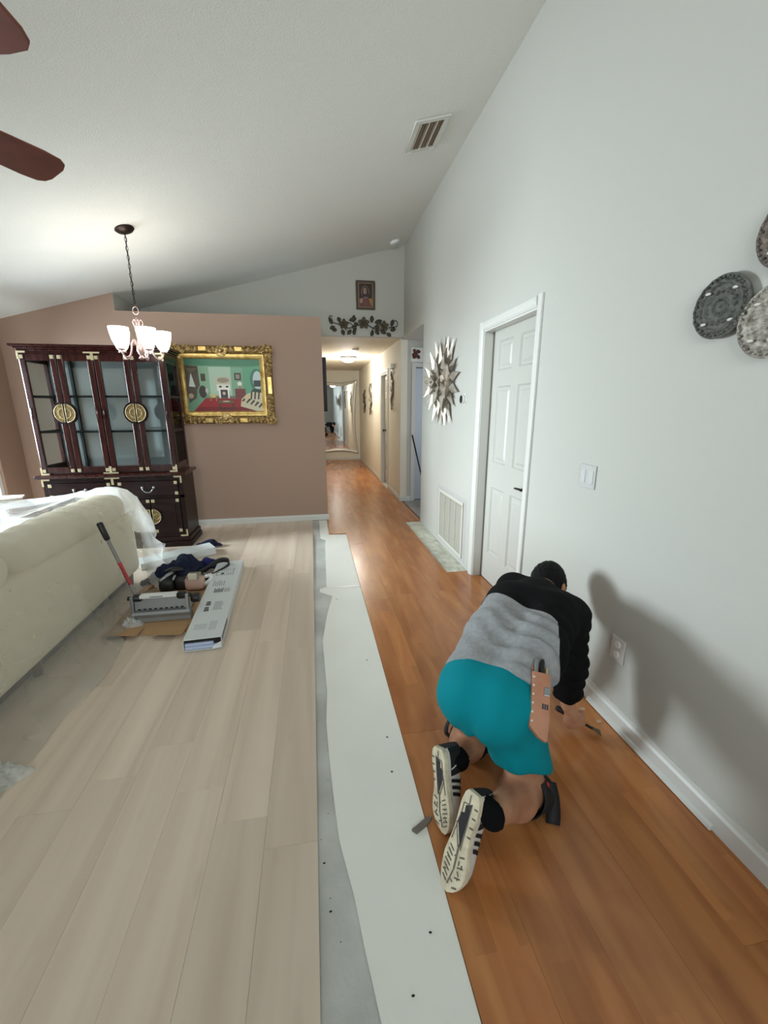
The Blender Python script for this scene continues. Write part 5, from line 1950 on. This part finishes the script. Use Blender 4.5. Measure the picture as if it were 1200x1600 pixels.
# ================================================================ THE WORKER
A3 = lambda *p: np.array(p, float)
PEL = A3(.566, 1.170, .49)
HL, HR = A3(.520, 1.225, .47), A3(.612, 1.125, .47)
KL, KR = A3(.625, 1.420, .075), A3(.738, 1.135, .075)
AL, AR = A3(.490, 1.225, .170), A3(.512, .965, .205)
SP1, CH_, NB = A3(.735, 1.335, .555), A3(.905, 1.510, .595), A3(1.020, 1.635, .615)
SHL, SHR = A3(.925, 1.715, .600), A3(1.060, 1.475, .575)
ELR, WRR, HDR = A3(1.062, 1.440, .360), A3(1.078, 1.424, .160), A3(1.112, 1.418, .082)
ELL, WRL, HDL = A3(.985, 1.730, .34), A3(1.03, 1.80, .10), A3(1.06, 1.84, .035)
HC = A3(1.120, 1.735, .600)
tors = (NB - PEL) / np.linalg.norm(NB - PEL)
latL = np.cross(A3(0, 0, 1), tors); latL /= np.linalg.norm(latL)
dors = np.cross(tors, latL)                   # away from the belly
hu = A3(.42, .48, .60); hu /= np.linalg.norm(hu)          # crown direction
hf = A3(.55, .30, -.62); hf = hf - hu * (hf @ hu); hf /= np.linalg.norm(hf)   # face direction
hl = np.cross(hu, hf)                          # his left

PS = thing('person', 'kneeling worker in grey and black raglan shirt and teal shorts beside the right wall', 'person', (.62, 1.2, 0))


def finger_chain(base, dirs, lens, r):
    pts = [base]
    for d, l in zip(dirs, lens):
        d = d / np.linalg.norm(d)
        pts.append(pts[-1] + d * l)
    return [(pts[i], pts[i + 1], r * (1 - .08 * i), r * (1 - .08 * (i + 1))) for i in range(len(pts) - 1)]


# right hand: fist closed round a handle running along ta, back of the hand towards the camera
TIP = A3(1.238, 1.394, .010)
fw_ = HDR - WRR; fw_ /= np.linalg.norm(fw_)
pn = A3(.25, .95, -.10); pn -= fw_ * (pn @ fw_); pn /= np.linalg.norm(pn)     # towards the palm
hc_ = HDR + fw_ * .010 + pn * .030                       # middle of the grip
ta = TIP - hc_; ta /= np.linalg.norm(ta)                 # tool axis, towards the blade
ka = ta - fw_ * (ta @ fw_) - pn * (ta @ pn); ka /= np.linalg.norm(ka)         # knuckle row
fgr = []
for k in range(4):
    b0 = HDR + ka * (.034 - .0225 * k) + fw_ * (.030 - .003 * abs(k - 1)) - pn * .004
    fgr += finger_chain(b0, [fw_ * .45 + pn * .9, pn * .55 - fw_ * .85, -fw_ * .8 - pn * .6], [.040 - .003 * abs(k - 1), .030, .020], .0112)
fgr += finger_chain(HDR - fw_ * .022 + ka * .034, [fw_ * .55 + pn * .7 + ka * .35, fw_ * .5 + pn * .85 - ka * .25, pn * .4 - ka * .9 + fw_ * .2], [.034, .032, .024], .0118)
# left hand flat on the floor
fl_d = A3(.72, .68, 0); fl_s = A3(-.68, .72, 0)
fgl = []
for k in range(4):
    b0 = HDL + fl_s * (-.030 + .021 * k) + fl_d * .03
    sp = (k - 1.5) * .10
    fgl += finger_chain(b0, [fl_d + fl_s * sp, fl_d + fl_s * sp - A3(0, 0, .25), fl_d + fl_s * sp - A3(0, 0, .25)], [.036, .026, .020], .0088)
fgl += finger_chain(HDL - fl_s * .03 - fl_d * .01, [fl_d * .6 - fl_s * .8, fl_d - fl_s * .25, fl_d], [.030, .028, .022], .0098)


def head_sdf(P):
    R = np.stack([hl, hf, hu])
    d = sd_ell(P, HC, (.075, .096, .112), R)
    jaw = sd_ell(P, HC + hf * .030 - hu * .072, (.054, .062, .060), R)
    d = smin(d, jaw, .05)
    nose = sd_cap(P, HC + hf * .092 - hu * .002, HC + hf * .112 - hu * .042, .010, .015)
    d = smin(d, nose, .016)
    for s in (-1, 1):
        ear = sd_ell(P, HC + hl * s * .076 - hf * .008 - hu * .018, (.012, .020, .033), R)
        d = smin(d, ear, .010)
        d = np.maximum(d, -(np.linalg.norm(P - (HC + hf * .108 + hl * s * .032 - hu * .004), axis=1) - .020))
        d = smin(d, np.linalg.norm(P - (HC + hf * .082 + hl * s * .032 - hu * .004), axis=1) - .0135, .004)
        d = smin(d, sd_cap(P, HC + hf * .094 + hl * s * .014 + hu * .018, HC + hf * .086 + hl * s * .050 + hu * .016, .006, .005), .012)
    for zz, r in ((-.066, .0075), (-.079, .0085)):
        d = smin(d, sd_cap(P, HC + hf * .090 + hu * zz - hl * .020, HC + hf * .090 + hu * zz + hl * .020, r, r), .008)
    return d


def body_sdf(P):
    ds = [head_sdf(P),
          sd_cap(P, NB, HC - hu * .05 - hf * .01, .056, .055)]
    for s in (-1, 1):
        o = latL * s * .075
        ds += [sd_cap(P, PEL + o, SP1 + o * .8, .095, .092), sd_cap(P, SP1 + o * .8, CH_ + o * 1.2, .092, .100)]
    ds += [sd_cap(P, CH_, NB, .09, .065), sd_cap(P, NB - tors * .06, SHL, .06, .058), sd_cap(P, NB - tors * .06, SHR, .06, .058)]
    ds += [sd_cap(P, SHR, ELR, .055, .042), sd_cap(P, ELR, WRR, .043, .031)]
    ds += [sd_cap(P, SHL, ELL, .055, .042), sd_cap(P, ELL, WRL, .042, .029)]
    ds += [sd_cap(P, HL, KL, .080, .060), sd_cap(P, HR, KR, .080, .060)]
    for K, A_ in ((KL, AL), (KR, AR)):
        m_ = K + (A_ - K) * .40
        ds += [sd_cap(P, K, m_, .060, .066), sd_cap(P, m_, A_, .064, .036)]
    d = sunion(ds, .035)
    hd = sunion([sd_cap(P, WRR, HDR - fw_ * .015, .029, .030), sd_ell(P, HDR + fw_ * .002, (.049, .044, .023), np.stack([ka, fw_, pn]))], .02)
    hd = smin(hd, sunion([sd_cap(P, *c) for c in fgr], .003), .006)
    hl_ = sunion([sd_cap(P, WRL, HDL, .028, .024), sd_ell(P, HDL + fl_d * .005, (.050, .042, .020), np.stack([fl_d, fl_s, A3(0, 0, 1)]))], .02)
    hl_ = np.minimum(hl_, sunion([sd_cap(P, *c) for c in fgl], .004))
    d = smin(d, smin(hd, hl_, .001), .010)
    return np.maximum(d, .003 - P[:, 2])


sdf_obj('body', body_sdf, (.36, .84, -.01), (1.32, 1.95, .80), .0068, M_SKIN, PS, 1)
for s in (-1, 1):
    e = HC + hf * .0865 + hl * s * .032 - hu * .004
    MB().ball(e, .0135, 10).build('eye', M_WHITEP, PS, smooth='all')
    MB().ball(e + hf * .0095, .0062, 8).build('iris', M_BLACKP, PS, smooth='all')


def hair_sdf(P):
    R = np.stack([hl, hf, hu])
    d = sd_ell(P, HC + hu * .006 - hf * .006, (.083, .103, .116), R)
    d = d + .0035 * np.sin((P @ hl) * 260 + 5 * np.sin((P @ hf) * 60)) * np.sin((P @ hu) * 110)
    q = P - HC
    face = (q @ hf) * .85 - (q @ hu) * .62 - .030          # below the hair line at the front
    d = np.maximum(d, face)
    nape = -(q @ hu) - .075
    d = np.maximum(d, nape)
    for s in (-1, 1):                                       # clear the ears
        d = np.maximum(d, -sd_ell(P, HC + hl * s * .088 - hf * .004 - hu * .026, (.030, .026, .042), R))
    return d


sdf_obj('hair', hair_sdf, HC - .15, HC + .15, .006, M_HAIR, PS, 1)

# ---- shirt
WB = PEL + tors * .045


def shirt_sdf(P):
    ds = []
    for s in (-1, 1):
        o = latL * s * .075
        ds += [sd_cap(P, PEL - tors * .05 + o * .98, SP1 + o * .98, .102, .109), sd_cap(P, SP1 + o * .98, CH_ + o * 1.2, .109, .112)]
    ds += [sd_cap(P, CH_ + dors * .004, NB - tors * .01, .108, .075)]
    ds += [sd_cap(P, NB - tors * .07, SHL, .078, .070), sd_cap(P, NB - tors * .07, SHR, .082, .082)]
    d = sunion(ds, .05)
    wq = WRR + (ELR - WRR) * .30
    wl_ = WRL + (ELL - WRL) * .25
    sl_ = sunion([sd_cap(P, SHR, ELR, .086, .078), sd_cap(P, ELR, wq, .078, .060)], .03)
    sll = sunion([sd_cap(P, SHL, ELL, .078, .062), sd_cap(P, ELL, wl_, .062, .048)], .03)
    cu_ = (WRR - ELR) / np.linalg.norm(WRR - ELR)
    cl_ = (WRL - ELL) / np.linalg.norm(WRL - ELL)
    sl_ = np.maximum(sl_, (P - wq) @ cu_ - .02)
    sll = np.maximum(sll, (P - wl_) @ cl_ - .02)
    # sleeve wrinkles
    sl_ = sl_ + .005 * np.sin((P @ cu_) * 120 + 3 * np.sin((P @ latL) * 30))
    d = smin(smin(d, sl_, .045), sll, .045)
    t = (P - PEL) @ tors
    l = (P - PEL) @ latL
    h = (P - PEL) @ dors
    # draping folds running across the back, stronger at the right flank
    wgt = np.clip(1 - np.abs(t - .22) / .30, 0, 1) * (.35 + .65 * np.clip(-l / .14 + .4, 0, 1))
    d = d + .0105 * wgt * np.sin(t * 82 - l * 26 + 2.2 * np.sin(l * 17 + t * 9)) + .004 * wgt * np.sin(t * 150 + l * 40)
    d = np.maximum(d, -(t - .022 + .10 * np.clip(h, -.2, .2) + (.05 * l) - .006 * np.sin(l * 30)))   # hem
    d = np.maximum(d, -(sd_cap(P, NB, HC - hu * .04, .062, .062)))         # neck hole
    return d


SH = sdf_obj('shirt', shirt_sdf, (.38, .98, .04), (1.30, 1.90, .86), .0095, M_SHIRT, PS, 1)
# the black raglan yoke and sleeves: cut the shirt along the seams and split
org = ORG['person']
bm = bmesh.new()
bm.from_mesh(SH.data)
V3 = lambda a: Vector([float(i) for i in a])
yk = PEL + tors * .385
yn = V3(tors * 1.0 - latL * .25)
sr = SHR - A3(0, 0, 0) + latL * .062
srn = V3(-latL * 1.0 + tors * .30)
slp = SHL - latL * .03
sln = V3(latL * 1.0 + tors * .30)
planes = [(V3(yk) - org, yn.normalized()), (V3(sr) - org, srn.normalized()), (V3(slp) - org, sln.normalized())]
for co, no in planes:
    bmesh.ops.bisect_plane(bm, geom=bm.verts[:] + bm.edges[:] + bm.faces[:], plane_co=co, plane_no=no)
bm.faces.ensure_lookup_table()
lay = [any((f.calc_center_median() - co).dot(no) > 0 for co, no in planes) for f in bm.faces]
b2 = bm.copy()
bmesh.ops.delete(b2, geom=[f for f, k in zip(b2.faces, lay) if not k], context='FACES')
bmesh.ops.delete(bm, geom=[f for f, k in zip(list(bm.faces), lay) if k], context='FACES')
bm.to_mesh(SH.data)
me = bpy.data.meshes.new('raglan_sleeves')
b2.to_mesh(me)
b2.free(); bm.free()
me.materials.append(M_SLEEVE)
me.polygons.foreach_set('use_smooth', [True] * len(me.polygons))
sl_o = bpy.data.objects.new('raglan_sleeves', me)
COL.objects.link(sl_o)
sl_o.parent = SH
sl_o['label'] = 'black yoke and sleeves'


# ---- shorts
def legd(P, H_, K_, r0, r1, ext):
    e = H_ + (K_ - H_) * ext
    return sd_cap(P, H_, e, r0, r1), (P - e) @ ((K_ - H_) / np.linalg.norm(K_ - H_))


def shorts_sdf(P):
    dl, cl = legd(P, HL + dors * .0, KL, .100, .092, .9)
    dr, c_r = legd(P, HR + dors * .0, KR, .104, .102, .9)
    up_ = sunion([sd_cap(P, PEL + latL * .060 - tors * .02, WB + latL * .06, .100, .098), sd_cap(P, PEL - latL * .06 - tors * .02, WB - latL * .06, .100, .098)], .04)
    bu = smin(sd_ell(P, PEL + latL * .060 - tors * .03 - dors * .03, (.100, .100, .112)), sd_ell(P, PEL - latL * .06 - tors * .03 - dors * .03, (.100, .100, .112)), .10)
    cam_side = A3(-.36, -.93, 0)                  # the hems ride up at the back of the knee
    dl = np.maximum(dl, .225 + .30 * ((P - A3(.575, 1.34, 0)) @ cam_side) - P[:, 2])
    dr = np.maximum(dr, .180 + .65 * ((P - A3(.735, 1.135, 0)) @ cam_side) - P[:, 2])
    d = smin(smin(up_, bu, .04), smin(dl, dr, .022), .05)
    t = (P - PEL) @ tors
    d = np.maximum(d, t - .075)
    # hollow legs
    il, _ = legd(P, HL, KL, .074, .076, 1.0)
    ir, _ = legd(P, HR, KR, .074, .084, 1.0)
    low = P[:, 2] - .30
    d = np.maximum(d, -np.maximum(np.minimum(il, ir), low))
    q_ = P - PEL
    d = d + .016 * np.exp(-(((q_ @ latL) - .004) / .017) ** 2) * np.clip((.47 - P[:, 2]) / .10, 0, 1)
    d = d + .0045 * np.sin(P[:, 2] * 34 + 6 * np.sin((P @ latL) * 14)) * np.clip((.50 - P[:, 2]) / .2, 0, 1)
    d = d + .004 * np.sin((q_ @ latL) * 30 + P[:, 2] * 22 + 3 * np.sin((q_ @ tors) * 16)) * np.clip(1 - np.abs(P[:, 2] - .40) / .22, 0, 1)
    return d


sdf_obj('shorts', shorts_sdf, (.34, .86, .02), (1.0, 1.66, .72), .0085, M_TEAL, PS, 2)
bl = lambda P: np.maximum(sunion([sd_cap(P, PEL + latL * .060, WB + latL * .06 + tors * .1, .097, .097), sd_cap(P, PEL - latL * .072, WB - latL * .072 + tors * .1, .099, .099)], .05), np.abs((P - WB) @ tors - .012) - .020)
sdf_obj('belt', bl, PEL - .26, PEL + .30, .009, M_BLACKP, PS, 1)

# ---- knee pads
for K, A_, sd in ((KR, AR, -1), (KL, AL, 1)):
    ax = (A_ - K) / np.linalg.norm(A_ - K)
    pad = lambda P, K=K, ax=ax: np.maximum(np.maximum(sd_ell(P, K + A3(.012, .006, -.012), (.088, .088, .066)), -(sd_ell(P, K + ax * .02 + A3(0, 0, .02), (.068, .068, .060)))), np.maximum((P - K) @ ax - .055, .004 - P[:, 2]))
    sdf_obj('knee_pad', pad, K - .12, K + .12, .007, M_PAD, PS, 1)
    n1 = np.cross(ax, A3(0, 0, 1)); n1 /= np.linalg.norm(n1)
    n2 = np.cross(n1, ax)
    s = MB()
    for off, R in ((.040, .081),):
        c = K + ax * off
        vs = []
        for k in range(25):
            a = 2 * PI * k / 24
            p = c + (n1 * math.cos(a) + n2 * math.sin(a)) * R
            for w_ in (-.022, .022):
                q_ = p + ax * w_
                q_[2] = max(q_[2], .006)
                vs.append(q_)
        s.add(vs, [(2 * i, 2 * i + 1, 2 * i + 3, 2 * i + 2) for i in range(24)])
    s.build('knee_strap', M_PAD, PS, smooth='all', solid=.005)
# loose strap ends
b = MB()
pts = [Vector(p_) for p_ in smoothpath([A3(.800, 1.110, .125), A3(.802, 1.085, .085), A3(.796, 1.060, .040), A3(.786, 1.042, .010)], 5)]
w_ = Vector((.022, -.010, .0))
b.add([p + s * w_ for p in pts for s in (-1, 1)], [(2 * i, 2 * i + 1, 2 * i + 3, 2 * i + 2) for i in range(len(pts) - 1)])
b.build('loose_strap_end', M_PAD, PS, smooth='all', solid=.004)
b = MB().ball((.790, 1.105, .115), (.010, .010, .014), 8).ball((.765, 1.065, .055), (.010, .008, .018), 8)
b.build('red_strap_trim', M_RED, PS, smooth='all')
lp = KL + A3(-.095, -.035, .04)
lp = A3(.530, 1.410, .13)
rb = smoothpath([lp + A3(.03, .02, .05), lp + A3(-.015, .0, .045), lp + A3(-.03, -.012, .0), lp + A3(-.005, -.012, -.035), lp + A3(.012, -.012, -.07), lp + A3(.004, -.02, -.11)], 5)
b = MB()
b.add([p + s * Vector((0.004, -.010, .010)) for p in rb for s in (-1, 1)], [(2 * i, 2 * i + 1, 2 * i + 3, 2 * i + 2) for i in range(len(rb) - 1)])
b.build('knee_strap_loop', M_PAD, PS, smooth='all', solid=.004)


# ---- shoes
def shoe(heel, toe, nrm, right):
    heel, toe = Vector(heel), Vector(toe)
    X = (toe - heel)
    Ls = X.length
    X.normalize()
    Z = Vector(nrm) * -1
    Z = (Z - X * Z.dot(X)).normalized()
    Y = Z.cross(X)
    xf = Matrix(((X.x, Y.x, Z.x, heel.x), (X.y, Y.y, Z.y, heel.y), (X.z, Y.z, Z.z, heel.z), (0, 0, 0, 1)))
    sg = 1 if right else -1                   # +y is medial for the right shoe
    st = [(0, .0, .020), (.012, .0, .030), (.04, .0, .036), (.08, .001, .034), (.115, .003, .032), (.15, .003, .037), (.19, .001, .046), (.215, -.001, .047), (.24, -.0, .043), (.262, .003, .033), (.276, .006, .021), (.284, .008, .008)]
    k_ = Ls / .284

    def outl(x):
        x = x / k_
        for (a, c0, w0), (b_, c1, w1) in zip(st, st[1:]):
            if x <= b_:
                t = (x - a) / (b_ - a)
                return (c0 + (c1 - c0) * t) * sg, w0 + (w1 - w0) * t
        return st[-1][1] * sg, st[-1][2]
    xs = [s[0] * k_ for s in st]
    xs = [0, .004 * k_] + xs[1:]
    root = thing_part = None
    # sole
    ring = []
    xs2 = list(np.linspace(0, Ls, 26))
    for x in xs2:
        c, w = outl(x)
        ring.append((x, c - w))
    for x in reversed(xs2):
        c, w = outl(x)
        ring.append((x, c + w))
    so = MB(xf).prism(ring, 2, 0.0, .022).build('shoe_sole', M_RUBBER, PS, bevel=.004)
    # toe spring is ignored; tread details proud of the sole by a millimetre
    zt0, zt1 = -.0016, .001

    def tpoly(pts, m, nm, z0=zt0):
        MB(xf).prism([(x * k_, sg * y) for x, y in pts], 2, z0, zt1).build(nm, m, so)
    tpoly([(.032, -.007), (.156, -.005), (.096, .025), (.070, .025), (.064, .011), (.044, .013)], M_INSET, 'midfoot_inset')
    rr_ = random.Random(3)
    ln = MB(xf)

    def stroke(a, b, w=.0016):
        a, b = Vector((a[0] * k_, sg * a[1], 0)), Vector((b[0] * k_, sg * b[1], 0))
        d = (b - a).normalized()
        n_ = Vector((-d.y, d.x, 0)) * w
        ln.prism([tuple((a + n_)[:2]), tuple((b + n_)[:2]), tuple((b - n_)[:2]), tuple((a - n_)[:2])], 2, -.0022, .0008)
    for a, b in (((.010, .004), (.036, .002)), ((.036, .002), (.046, -.004)), ((.036, .002), (.040, .022)), ((.040, .022), (.070, .022)), ((.070, .022), (.098, .026)), ((.030, -.009), (.160, -.009)), ((.158, .002), (.100, .030)), ((.098, .026), (.150, .032))):
        stroke(a, b, .0012)
    for k in range(4):
        stroke((.035 + .026 * k, -.032), (.037 + .026 * k, -.020), .0022)
    ln.build('sole_groove', M_SCUFF, so)
    ln = MB(xf)
    for k in range(7):
        x = .165 + .014 * k
        stroke((x, .036 - abs(k - 3) * .002), (x + .010, .012), .0016)
        if k % 2 == 0:
            stroke((x + .004, -.036 + abs(k - 3) * .002), (x + .012, -.014), .0018)
    stroke((.150, .0), (.215, -.004), .0025)
    stroke((.215, -.004), (.262, .006), .0016)
    for k in range(9):
        x, y = rr_.uniform(.16, .26), rr_.uniform(-.03, .03)
        stroke((x, y), (x + rr_.uniform(-.01, .012), y + rr_.uniform(-.012, .012)), .0016)
    ln.build('dirty_tread', M_SCUFF, so)

    # upper: lofted sections
    def upper(u, v):
        x = Ls * (.006 + .988 * u)
        c, w = outl(x)
        w = max(w * .93, .006)
        xx = x / k_
        hgt = np.interp(xx, [0, .02, .06, .085, .12, .16, .20, .24, .265, .284], [.074, .082, .080, .076, .072, .064, .052, .040, .028, .010])
        a = PI * v
        ca, sa = math.cos(a), math.sin(a)
        e1, e2 = (.75, .8)
        y = c - w * math.copysign(abs(ca) ** e1, ca)
        z_ = .018 + hgt * abs(sa) ** e2
        return (x, y, z_)
    nu = 40
    mb = MB(xf)
    mb.grid(upper, nu, 17)
    n0 = len(mb.v)
    mb.add([upper(0, j / 16) for j in range(17)], [tuple(range(17))])
    mb.add([upper(1, j / 16) for j in range(17)], [tuple(range(17))])
    uo = mb.build('shoe_upper', M_SHOEW, PS, smooth=True)

    def patch(u0, u1, v0, v1, m, nm, off=.0022, skew=0):
        def fn(a, b):
            u, v = u0 + (u1 - u0) * a + skew * b, v0 + (v1 - v0) * b
            p = Vector(upper(min(max(u, 0), 1), v))
            c, w = outl(p.x)
            n_ = Vector((0, p.y - c, p.z - .03))
            n_ = n_.normalized() if n_.length > 1e-5 else Vector((0, 0, 1))
            return tuple(p + n_ * off)
        MB(xf).grid(fn, 9, 9).build(nm, m, uo, smooth='all')
    for side in ((.03, .44), (.97, .56)):
        patch(.0, .33, side[0], side[1], M_SHOEB, 'heel_cloth', .0018)
        for k in range(3):
            patch(.36 + .075 * k, .40 + .075 * k, side[0], side[1], M_SHOEB, 'side_stripe', .0026, .10)
        patch(.235, .255, side[0], side[1] * .8 + side[0] * .2, M_SHOEW, 'heel_piping', .0042, -.12)
    patch(.42, .62, .40, .60, M_SHOEB, 'shoe_tongue', .003)
    bk = MB(xf)
    bk.add([tuple(Vector(upper(0, j / 16)) + Vector((-.0018, 0, 0))) for j in range(17)], [tuple(range(17))])
    bk.build('heel_tab', M_SHOEB, uo)
    # laces
    lc = MB(xf)
    for k in range(4):
        u = .46 + .05 * k
        lc.tube([tuple(Vector(upper(u, v)) + Vector((0, 0, .004))) for v in np.linspace(.36, .64, 6)], .0022, 5)
    lc.build('laces', M_SHOEW, uo, smooth='all')
    return xf


shoe((.452, .988, .275), (.344, .904, .006), (-.83, -.36, .36), True)
shoe((.398, 1.200, .255), (.386, 1.082, .006), (-.90, -.34, .20), False)
# socks bridge shoe and shin
for A_, K, hx in ((AR, KR, (.485, .985, .225)), (AL, KL, (.455, 1.195, .195))):
    d = (K - A_) / np.linalg.norm(K - A_)
    e = A_ - d * .004
    f = lambda P, A_=A_, e=e, hx=hx, d=d: np.maximum(sunion([sd_cap(P, A3(*hx), A_, .033, .038), sd_cap(P, A_, e, .038, .040)], .03), (P - e) @ d)
    sdf_obj('sock', f, A_ - .14, A_ + .14, .007, M_SOCK, PS, 1)

# ---- tool in his right hand
TL = thing('pry_tool', 'small dark scraping tool with black handle held in the worker right hand', 'hand tool', tuple(HDR))
MB().tube([tuple(hc_ - ta * .078), tuple(hc_ - ta * .066), tuple(hc_ + ta * .045)], [.012, .014, .010], 10).build('tool_handle', M_BLACKP, TL, smooth=True)
tip = TIP
MB().tube([tuple(hc_ + ta * .045), tuple(hc_ + (tip - hc_) * .72)], [.006, .006], 8).build('tool_shank', M_BLACK, TL, smooth=True)
p0, p1 = hc_ + (tip - hc_) * .68, tip
sd_ = np.cross(p1 - p0, A3(0, 0, 1)); sd_ /= np.linalg.norm(sd_)
bl_ = MB()
for up_ in (0, .004):
    bl_.v += [tuple(p0 - sd_ * .008 + A3(0, 0, up_)), tuple(p0 + sd_ * .008 + A3(0, 0, up_)), tuple(p1 + sd_ * .018 + A3(0, 0, up_)), tuple(p1 - sd_ * .018 + A3(0, 0, up_))]
bl_.f = [(0, 1, 2, 3), (7, 6, 5, 4), (0, 4, 5, 1), (1, 5, 6, 2), (2, 6, 7, 3), (3, 7, 4, 0)]
bl_.mi = [0] * 6
bl_.build('tool_blade', M_TOOL, TL, bevel=.001)

# ---- leather pouch hanging on his belt
HP = A3(.716, 1.108, .588)
LP_ = thing('tool_holster', 'tan leather tool holster with small tools hanging at the worker right hip', 'holster', tuple(HP))
dn = A3(-.060, -.108, -.118)
dnn = dn / np.linalg.norm(dn)
hz = A3(.97, -.20, .0); hz -= dnn * (hz @ dnn); hz /= np.linalg.norm(hz)
nn_ = np.cross(hz, dnn); nn_ /= np.linalg.norm(nn_)
if nn_[2] < 0:
    nn_ = -nn_
Lh = np.linalg.norm(dn)
XH = Matrix(((hz[0], nn_[0], -dnn[0], HP[0]), (hz[1], nn_[1], -dnn[1], HP[1]), (hz[2], nn_[2], -dnn[2], HP[2]), (0, 0, 0, 1))) @ Matrix.Diagonal((.86, 1, .74, 1))
MB(XH).prism([(-.034, 0), (.034, 0.0), (.036, -.20), (.030, -.275), (.0, -.262), (-.036, -.225)], 1, .0, .030).build('holster_body', M_TAN, LP_, bevel=.005)
MB(XH).prism([(-.030, .03), (.028, .03), (.030, -.02), (-.032, -.02)], 1, -.006, .004).build('belt_loop', M_TAN, LP_, bevel=.002)
rv = MB(XH)
for k in range(6):
    rv.lathe([(.0048, 0), (.004, .002), (0, .0025)], (-.028, .030, -.025 - .036 * k), (0, 1, 0), 8)
tag(rv.build('rivets', M_SHOEW, LP_, smooth=True), kind='stuff')
MB(XH).box(.010, .032, .030, .035, -.095, -.060).build('metal_clip', M_STEEL, LP_, bevel=.002)
mk = MB(XH)
for k in range(3):
    mk.box(.006 + .008 * k, .012 + .008 * k, .030, .0308, -.150, -.128)
mk.build('leather_stamp', M_PRINTD, LP_)
for x, h, m, nm, r in ((-.018, .055, M_STEEL, 'knife_handle', .008), (.004, .062, M_BLACKP, 'driver_handle', .010), (.022, .030, M_BRASS2, 'brass_rule', .005)):
    MB(XH).tube([(x, .015, -.04), (x, .015, h * .8), (x, .015, h)], [r, r, r * .7], 8).build(nm, m, LP_, smooth=True)
